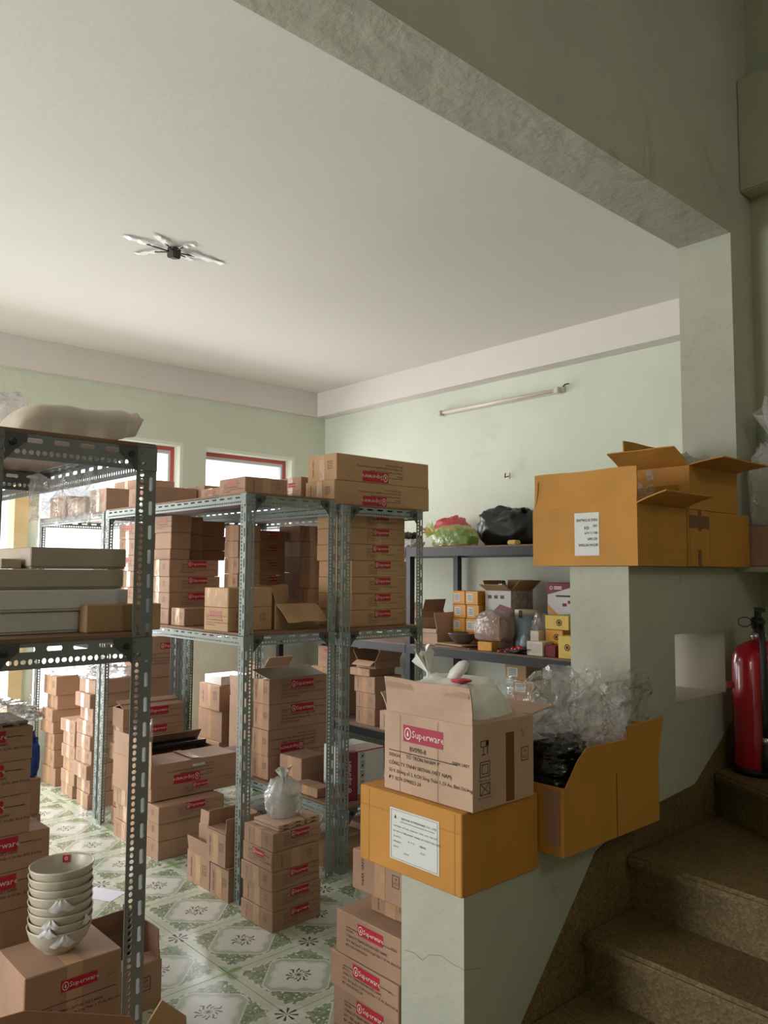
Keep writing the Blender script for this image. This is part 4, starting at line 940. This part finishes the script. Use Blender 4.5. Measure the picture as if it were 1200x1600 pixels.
hf = thing('plastic_film', 'clear plastic bag hanging under the top shelf of the dark rack', 'plastic film', (1.075, 2.88, 1.925))
link('film_fold', sheet_me(.24, .17, 16, .04, 'milky_film', 26, 22, .03), None, hf, (0.01, 0, -.15), (R(4), R(-4), R(-30)))
link('film_fold', sheet_me(.18, .15, 17, .04, 'clear_film', 22, 18, -.03), None, hf, (.02, .03, -.15), (R(-6), R(6), R(-38)))
# lower part of the dark rack
ZR = .161
gl = 'cartons on the low shelf of the dark rack'
stack('film-topped pile in the dark rack', .66, 2.90, ZR, [(.40, .3, .148, 0, 0, 0, None, None, 'x'), (.40, .3, .147, 0, 0, 0, None, None, 'x'), (.41, .3, .126, .003, 0, 0, 'logo', None, 'x'), (.41, .3, .12, .004, 0, .5, 'logo', None, 'x'), (.345, .3, .130, 0, 0, 0, 'logo', None, 'x'), (.345, .3, .114, -.004, 0, .5, 'logo', None, 'x'), (.345, .3, .112, .0, 0, 0, 'logo', None, 'x')], gl)  # two lowest cartons are unseen, added to carry the rest
tr = thing('plastic_film', 'loose clear film and trays on the tall pile of the dark rack', 'plastic film', (.86, 3.05, ZR + .906))
link('film_fold', bag_me(.19, .14, .05, 61, .3, 'clear_film', 4, .4), None, tr); link('tray', box_me(-.16, -.12, .0, .14, .1, .012, 'greybox', .004), None, tr); link('film_fold', sheet_me(.3, .07, 18, .04, 'clear_film', 18, 10), None, tr, (.04, -.06, .02), (R(-40), 0, R(8)))
zq = stack('pile carrying the blue bag on the dark rack', .80, 3.30, ZR, [(.385, .27, .16, 0, 0, 0, None, None, 'x'), (.39, .27, .16, 0, 0, 0, None, None, 'x'), (.385, .27, .16, 0, 0, 0, None, None, 'x'), (.38, .27, .14, 0, 0, 0, None, None, 'x')], gl)
bb_ = thing('plastic_bag', 'blue plastic bag lying beside the tall pile of the dark rack', 'bag', (1.15, 3.345, zq + .001)); link('bag_body', bag_me(.03, .05, .09, 63, .2, 'bag_blue', 3, .8), None, bb_); link('handle', tube([(0, 0, .15), (.0, -.01, .19), (0, .03, .2), (0, .03, .15)], .006, 6, 'bag_blue'), None, bb_)
bw = carton('brown red-logo carton carrying the stack of cream bowls', .872, 2.512, ZR, (.298, .245, .242), 0, 'logo', None, 'y', 'kraft', pink=False)
# bowls
bx, by, bz = 1.018, 2.635, ZR + .243
def bowl_me():
    pr = [(0, .004), (.036, .004), (.036, 0), (.041, 0), (.042, .008), (.060, .02), (.078, .045), (.086, .075), (.0875, .081), (.0855, .082), (.083, .075), (.075, .047), (.057, .024), (.0, .012)]
    return lathe([(r * 1.12, z) for r, z in pr], 40, 'bowl')
for k in range(8):
    pos = 'bottom' if k == 0 else 'topmost' if k == 7 else ORD[k] + ' up'
    b = thing('bowl', f'cream bowl, {pos} in the tall nested stack' + (', with a red sticker inside' if k == 7 else ''), 'bowl', (bx + rnd.uniform(-.002, .002), by + rnd.uniform(-.002, .002), bz + k * .0262), rnd.uniform(0, 6), 'stack of cream bowls')
    b.rotation_euler = (rnd.uniform(-.02, .02) * (k > 0), rnd.uniform(-.02, .02) * (k > 0), 0)
    link('shell', cached('bowlme', bowl_me), None, b)
    if k == 7:
        s_ = link('sticker', box_me(-.011, 0, -.011, .011, .0012, .011, 'logo_red'), None, b, (.042, .0745, .066), (R(-18), 0, R(-29)))
        link('emblem', add_polys(bpy.data.meshes.new('e2'), ring_polys(0, 0, .004, .0055, 12) + drop_poly(0, 0, .0035)), 'print_white', s_, (0, -.0004, 0))
for k, (a, zz, s) in enumerate(((-112, .150, 1.0), (-128, .10, .7), (-104, .045, .9), (-132, .075, .8), (-60, .09, .7))):
    a_ = R(a); t_ = thing('tissue_sheet', ('largest white tissue triangle tucked between the upper cream bowls', 'small white tissue between the middle cream bowls', 'white tissue between the lowest cream bowls', 'curled white tissue above the lowest tissue of the bowl stack', 'thin white tissue at the post side of the bowl stack')[k], 'tissue', (bx + .0965 * math.cos(a_), by + .0965 * math.sin(a_), bz + zz), a_ + R(90))
    vs = []; n_ = 8
    for j in range(5):
        for i in range(n_ + 1):
            u = (i / n_ - .5) * (1 - j / 4.6) * .09 * s; vs.append((u, .010 * abs(u / .04) ** 2 - .002 - .004 * math.sin(j), j * .0095 * s + .004 * math.sin(i * 1.7 + k)))
    link('sheet', mesh('tis', vs, [(j * (n_ + 1) + i, j * (n_ + 1) + i + 1, (j + 1) * (n_ + 1) + i + 1, (j + 1) * (n_ + 1) + i) for j in range(4) for i in range(n_)], True), 'tissue', t_)
# open carton with bowls behind the post, torn carton in front
oc = open_carton('open brown carton with a dark bowl inside on the tiles behind the dark post', 1.185, 2.83, 0, (.29, .31, .165), {'+x': (-4, .11), '+y': (-14, .10), '-x': (14, .09), '-y': (-86, .07)}, fy='end', wav=.003)
ob = tag(link('bowl', lathe([(0, .006), (.05, .006), (.055, 0), (.10, .05), (.12, .10), (.114, .10), (.095, .055), (0, .02)], 32, 'dark_item'), None, None, (1.33, 2.98, .03)), 'dark grey bowl lying in the open carton behind the dark post', 'bowl')
tc_ = open_carton('torn open brown carton with ragged flaps at the foot of the dark rack', .69, 1.92, 0, (.42, .31, .29), {'-x': (70, .12), '-y': (75, .12)}, wav=.008, cut=.03)
link('flap', torn_flap([(-.2, 0), (.2, 0), (.172, .05), (.05, .10), (-.12, .165), (-.2, .17)], .005, 'kraft_in'), None, tc_, (0, .148, .29), (R(-4), 0, 0))
link('flap', torn_flap([(-.12, 0), (.13, -.02), (.11, .05), (.0, .13), (-.055, .06)], .005, 'kraft_tan'), None, tc_, (.235, .135, .24), (R(6), R(6), R(14)))
tp_ = tag(link('paper_sheet', boxes_me([(-.095, -.062, 0, .095, .062, .0006)], 'paper'), None, None, (1.735, 3.96, .0008), (0, 0, R(-62))), 'blank white sheet of paper lying on the patterned tiles', 'paper')

# ================================================================== BLACK SHELVING CONTENTS
K = 1.043
gk = 'odds and ends on the black shelving'
def bag(lab, x, y, z, rx, ry, rz, seed, m, amp=.14, knot=None, freq=3, flat=.5):
    b = thing('plastic_bag', lab, 'bag', (x, y, z)); link('bag_body', bag_me(rx, ry, rz, seed, amp, m, freq, flat), None, b)
    if knot: link('knot', knot_me(knot[0], knot[1], seed, m), None, b, knot[2], knot[3])
    return b
Kt = 1.793
bag('red plastic bag of goods behind the lime bag on the top black shelf', 4.83, 4.47, Kt, .12, .17, .17, 71, 'red_film', .12, (.1, .05, (-.02, .19, .13), (R(-75), 0, 0)))
bag('glossy black bin bag on the top black shelf', 4.82, 3.88, Kt, .15, .25, .165, 72, 'bag_black', .16, (.05, .035, (-.03, -.16, .235), (R(35), 0, 0)), 2.0, .85)
lg = bag('lime green translucent bag of green packets on the top black shelf', 4.55, 4.18, Kt, .11, .21, .11, 73, 'lime_film', .1, (.09, .06, (-.10, .10, .10), (0, R(-70), 0)))
for k in range(5): link('packet', cached('pk', lambda: box_me(-.06, -.05, 0, .06, .05, .06, 'greens', .01)), None, lg, (0, -.13 + k * .065, .02 + .05 * (k % 2)), (0, 0, k * .4))
bag('pink net bag inside the red goods bag on the top black shelf', 4.83, 4.47, Kt + .01, .06, .09, .09, 74, 'maroon', .1)
tag(link('snack_packet', box_me(-.03, -.04, 0, .03, .04, .035, 'yellowbox', .008), None, None, (4.5, 3.57, Kt)), 'small yellow packet beside the black bin bag', 'packet')
hb_ = thing('coat_pile', 'dark crumpled wrapper at the far end of the top black shelf', 'wrapper', (4.62, 4.78, Kt)); link('fold', bag_me(.1, .12, .09, 75, .3, 'bag_black', 4, .4), None, hb_); link('paper', bag_me(.09, .09, .05, 76, .3, 'tissue', 4, .4), None, hb_, (-.06, -.12, 0))
def small(lab, x, y, z, d, m, yaw=0, name='small_box', deco=None, group=None):
    r = thing(name, lab, 'box', (x + d[0] / 2, y + d[1] / 2, z), R(yaw), group); link('body', body_me(d, m), None, r)
    if deco == 'amber':
        link('label', boxes_me([(-d[0] / 2 - .0012, -d[1] * .1, d[2] * .2, -d[0] / 2 - .0004, d[1] * .38, d[2] * .8)], 'label_white'), None, r)
        link('printed_text', boxes_me([(-d[0] / 2 - .0016, -d[1] * .04, d[2] * (.3 + .12 * i), -d[0] / 2 - .0012, d[1] * .32, d[2] * (.34 + .12 * i)) for i in range(4)], 'ink'), None, r)
    if deco == 'round':
        stick(r, cached('rnd', lambda: add_polys(bpy.data.meshes.new('r'), ring_polys(0, 0, .016, .022, 16) + [[(-.008, -.01), (.008, -.01), (.01, .006), (0, .012), (-.01, .006)]])), 'ink', 'round_print', '-x', d, .02, d[2] * .5, min(1.0, d[2] / .06))
    if deco == 'picture':
        stick(r, mesh('pic', [(-.5, 0, -.5), (.5, 0, -.5), (.5, 0, .5), (-.5, 0, .5)], [(0, 1, 2, 3)]), 'picture', 'printed_picture', '-x', d, 0, d[2] * .55, (d[1] * .8, 1, d[2] * .6))
    return r
ga = 'amber boxes on the black shelf'
pos = 0
for r_ in range(4):
    for c_ in range(2):
        if r_ == 3 and c_ == 0 and False: continue
        small(f'white-labelled amber carton, {("bottom", "second", "third", "top")[r_]} row, {("beside the printed open box", "on the window wall side")[c_]}', 4.60, 3.985 + c_ * .132 + .01 * (r_ % 2), K + r_ * .104, (.15, .125, .102), 'amber', deco='amber', group=ga)
small('shallow brown carton under the printed open box on the black shelf', 4.66, 3.71, K, (.26, .25, .22), 'kraft')
ow = open_carton('white printed carton with splayed brown flaps on the black shelf', 4.65, 3.72, K + .222, (.26, .245, .20), {'-x': (62, .09), '-y': (48, .11), '+y': (25, .08), '+x': (10, .08)}, m='kraft_tan')
link('printed_face', boxes_me([(-.1312, -.1215, .002, -.1302, .1215, .198)], 'whitebox'), None, ow)
link('printed_band', mesh('bd', [(-.1316, -.1215, .002), (-.1316, .1, .002), (-.1316, -.02, .10), (-.1316, -.1215, .075)], [(0, 1, 2, 3)]), 'maroon', ow); link('printed_picture', boxes_me([(-.1318, .06 - .06 * i, .14, -.1314, .095 - .06 * i, .165) for i in range(3)], 'dark_item'), None, ow); link('printed_face', boxes_me([(-.1295, -.1234, .002, .13, -.1226, .198)], 'picture'), None, ow)
fo = thing('foil_bundle', 'crumpled silver foil sticking out of the white printed carton', 'foil', (4.72, 3.86, K + .40)); link('foil', bag_me(.03, .03, .06, 77, .4, 'chrome', 5, .5, 20), None, fo)
# open cartons, leaf of cardboard, glass bowl
open_carton('open brown carton tray on the far part of the black shelf', 4.45, 4.275, K, (.24, .225, .12), {'-y': (-14, .13), '+y': (20, .08), '-x': (160, .03)}, m='kraft_pale')
open_carton('tall brown carton with raised flap behind the open tray on the black shelf', 4.62, 4.60, K, (.25, .2, .24), {'-y': (18, .1), '-x': (30, .08)})
ls_ = thing('cardboard_sheet', 'curved cardboard sheet curling over the black shelf edge', 'cardboard', (4.43, 4.385, K + .004)); link('sheet', flap_me(.22, .16, 'kraft_pale', .02, .012), None, ls_, (0, 0, 0), (R(-58), 0, R(-85)))
gb_ = tag(link('glass_bowl', lathe([(0, 0), (.05, 0), (.085, .03), (.112, .07), (.118, .078), (.112, .078), (.08, .035), (.045, .008), (0, .008)], 32, 'glass_dark'), None, None, (4.50, 4.06, K + .028)), 'smoky glass bowl on flattened card on the black shelf', 'bowl')
for k in range(3): tag(link('flattened_carton', box_me(-.13, -.16, 0, .13, .16, .008, ('kraft', 'dark_item', 'kraft_tan')[k], .001), None, None, (4.52, 4.08, K + k * .009), (0, 0, R(5 - 8 * k))), ('brown', 'dark', 'tan')[k] + ' flattened carton under the smoky glass bowl', 'cardboard')
# wrapped parcel, tin, bags
small('small amber carton under the bagged parcel on the black shelf', 4.405, 3.70, K, (.07, .13, .062), 'amber')
par = thing('plastic_bag', 'brown parcel in a pinkish clear bag on the black shelf', 'bag', (4.52, 3.77, K + .064)); link('bag_body', bag_me(.11, .16, .12, 81, .08, 'pink_film', 2.4, .8), None, par); link('parcel', box_me(-.082, -.125, .01, .082, .125, .18, 'kraft', .01), None, par)
tn = thing('tin', 'tall grey-blue tin with white lid on the black shelf', 'tin', (4.69, 3.60, K)); link('body', lathe([(0, 0), (.088, 0), (.09, .005), (.09, .255), (0, .255)], 36, 'tin_blue'), None, tn); link('lid', lathe([(0, .29), (.09, .29), (.093, .285), (.093, .252), (.0905, .252), (.0905, .25)], 36, 'cream'), None, tn); link('clasp', boxes_me([(-.098, -.02, .235, -.0925, .005, .288)], 'dark_item'), None, tn)
bag('pale pink bag of goods beside the tin on the black shelf', 4.625, 3.435, K, .06, .062, .14, 82, 'pink_film', .2, None, 3, .9)
bag('blue-grey plastic bundle beside the tin on the black shelf', 4.535, 3.50, K + .0, .04, .035, .075, 83, 'tin_blue', .15, None, 3, .7)
gc = 'blister cards'
for k in range(7):
    b = thing('blister_card', ('lowest', 'second', 'third', 'fourth', 'fifth', 'sixth', 'uppermost')[k] + ' dark red-dotted blister card fanned along the black shelf edge', 'card', (4.445 + .012 * (k % 3), 3.62 - .028 * k, K + .006 * k + .001), R(12 - 9 * k), gc)
    link('card', cached('bcard', lambda: box_me(-.045, -.10, 0, .045, .10, .003, 'dark_item')), None, b)
    if k in (0, 2, 4, 6):
        for q_ in range(2): link('red_blister', cached('blis', lambda: lathe([(.02, 0), (.018, .008), (.01, .013), (0, .014)], 16, 'red_item')), None, b, (-.022, -.03 + .05 * q_, .003))
small('cream picture box on the black shelf edge beside the blister cards', 4.405, 3.262, K, (.11, .13, .095), 'cream', deco='picture')
small('dark picture box between the cream and yellow boxes on the black shelf edge', 4.42, 3.17, K, (.1, .085, .075), 'maroon', deco=None)
small('bright yellow box at the pillar end of the black shelf', 4.41, 3.04, K, (.1, .10, .145), 'yellowbox', deco='round')
small('low brown carton added under the amber gift carton on the black shelf', 4.54, 3.19, K, (.12, .21, .075), 'kraft')  # hidden carton, added as a support for the gift carton
small('upright cream picture box beside the amber gift carton on the black shelf', 4.475, 3.345, K, (.06, .07, .16), 'cream', deco='picture')
small('amber gift carton with grey side under the pale yellow box', 4.525, 3.185, K + .077, (.13, .14, .095), 'amber', deco='round')
small('pale yellow box with round emblem stacked on the amber gift carton', 4.515, 3.13, K + .174, (.14, .19, .095), 'yellowbox', deco='round')
rc = small('maroon appliance carton, lower of two by the pillar on the black shelf', 4.73, 3.16, K, (.22, .30, .235), 'maroon')
r2 = small('maroon and white appliance carton with kitchen picture by the pillar', 4.73, 3.165, K + .236, (.22, .295, .25), 'maroon')
def quad(y0, z0, y1, z1, m, nm='printed_picture', k=0): link(nm, boxes_me([(-.1112 - .0004 * k, min(y0, y1), z0, -.1104, max(y0, y1), z1)], m), None, r2)
link('printed_picture', mesh('pic2', [(-.1106, .14, .0), (-.1106, -.147, .0), (-.1106, -.147, .24), (-.1106, .14, .165)], [(0, 1, 2, 3)]), 'whitebox', r2)
quad(.07, .15, -.09, .163, 'dark_item', k=1)
for yy, zz in ((-.03, .105), (.015, .085), (-.07, .06)): quad(yy, zz, yy - .035, zz + .022, 'maroon', k=1)
link('printed_picture', mesh('pic3', [(-.1114, .14, .10), (-.1114, .14, .06), (-.1114, .06, .0), (-.1114, .02, .0)], [(0, 1, 2, 3)]), 'amber', r2); link('printed_picture', mesh('pic4', [(-.1114, .02, .0), (-.1114, -.147, .0), (-.1114, -.147, .035), (-.1114, .0, .03)], [(0, 1, 2, 3)]), 'glass_dark', r2)
quad(.085, .215, .02, .224, 'print_white', 'lettering', 1); quad(.085, .203, .02, .211, 'print_white', 'lettering', 1)
stick(r2, add_polys(bpy.data.meshes.new('e3'), ring_polys(0, 0, .008, .014, 14)), 'print_white', 'emblem', '-x', (.22, .295), -.11, .213, 1.0)
link('open_flap', flap_me(.28, .06, 'dark_item', .04), None, r2, (0, -.148, .25), (R(30), 0, 0))
small('cream carton standing in front of the maroon appliance carton', 4.66, 3.10, K + .27, (.05, .09, .2), 'cream', deco='round')
# low level of the black shelving
KL = .333
stack('four-carton pile on the low black shelf', 4.44, 4.97, KL, [(.3, .25, .138, .006, 0, -2, None, 'end', 'x'), (.3, .24, .124, .006, .01, 1, None, 'end', 'x'), (.3, .265, .136, 0, .0, -1, None, 'end', 'x'), (.3, .24, .06, -.02, .06, 2, None, None, 'x')], gk)
open_carton('open brown carton with dark raised flaps on the four-carton pile of the low black shelf', 4.46, 4.99, KL + .463, (.28, .24, .06), {'-y': (30, .14), '+y': (35, .1), '-x': (120, .07)})
carton('pale brown carton at the parapet side of the low black shelf', 4.41, 4.58, KL, (.2, .3, .15), 0, None, 'end', None, 'kraft_pale')
stack('window-end stack of the low black shelf', 4.45, 5.55, KL, [(.3, .3, .2, 0, 0, 0, None, None, 'x'), (.3, .3, .22, 0, 0, 0, None, None, 'x'), (.3, .2, .188, 0, 0, 0, None, 'logo', None)], gk)
stack('amber-labelled stack under the middle black shelf by the pillar', 4.60, 3.48, KL, [(.25, .25, .2, 0, 0, 0, None, None, 'x'), (.25, .25, .2, 0, 0, 0, None, None, 'x')], gk)
for k, (y_, z_) in enumerate(((3.48, KL + .402), (3.55, KL + .505))): small(('lower', 'upper')[k] + ' brown carton with white sticker and round mark under the middle black shelf', 4.60, y_, z_, (.2, .19, .102), 'kraft_tan', deco='amber')
# far corner heap between the grey racks and the window wall
gcn = 'cartons heaped in the far corner'
stack('far corner heap by the window wall', 3.40, 5.66, 0, [(.4, .35, .24, 0, 0, 0, None, 'end', 'x'), (.38, .35, .24, .01, 0, 2, None, None, 'x'), (.36, .33, .2, 0, 0, -1, None, 'end', 'x')], gcn)
small('white flat box on the far corner heap', 3.42, 5.68, .684, (.28, .26, .07), 'whitebox')
open_carton('open carton with pale raised flaps beside the far corner heap', 3.44, 5.28, 0, (.3, .3, .62), {'-x': (4, .16), '-y': (20, .12), '+y': (-10, .12)}, m='kraft_pale')
open_carton('small open carton on a carton behind the far corner heap', 3.86, 5.72, .68, (.26, .24, .12), {'-x': (70, .1), '-y': (40, .1)}, m='kraft_pale')
stack('supporting pair behind the far corner heap', 3.85, 5.7, 0, [(.3, .3, .34, 0, 0, 0, None, None, 'x'), (.3, .3, .337, 0, 0, 0, None, None, 'x')], gcn)
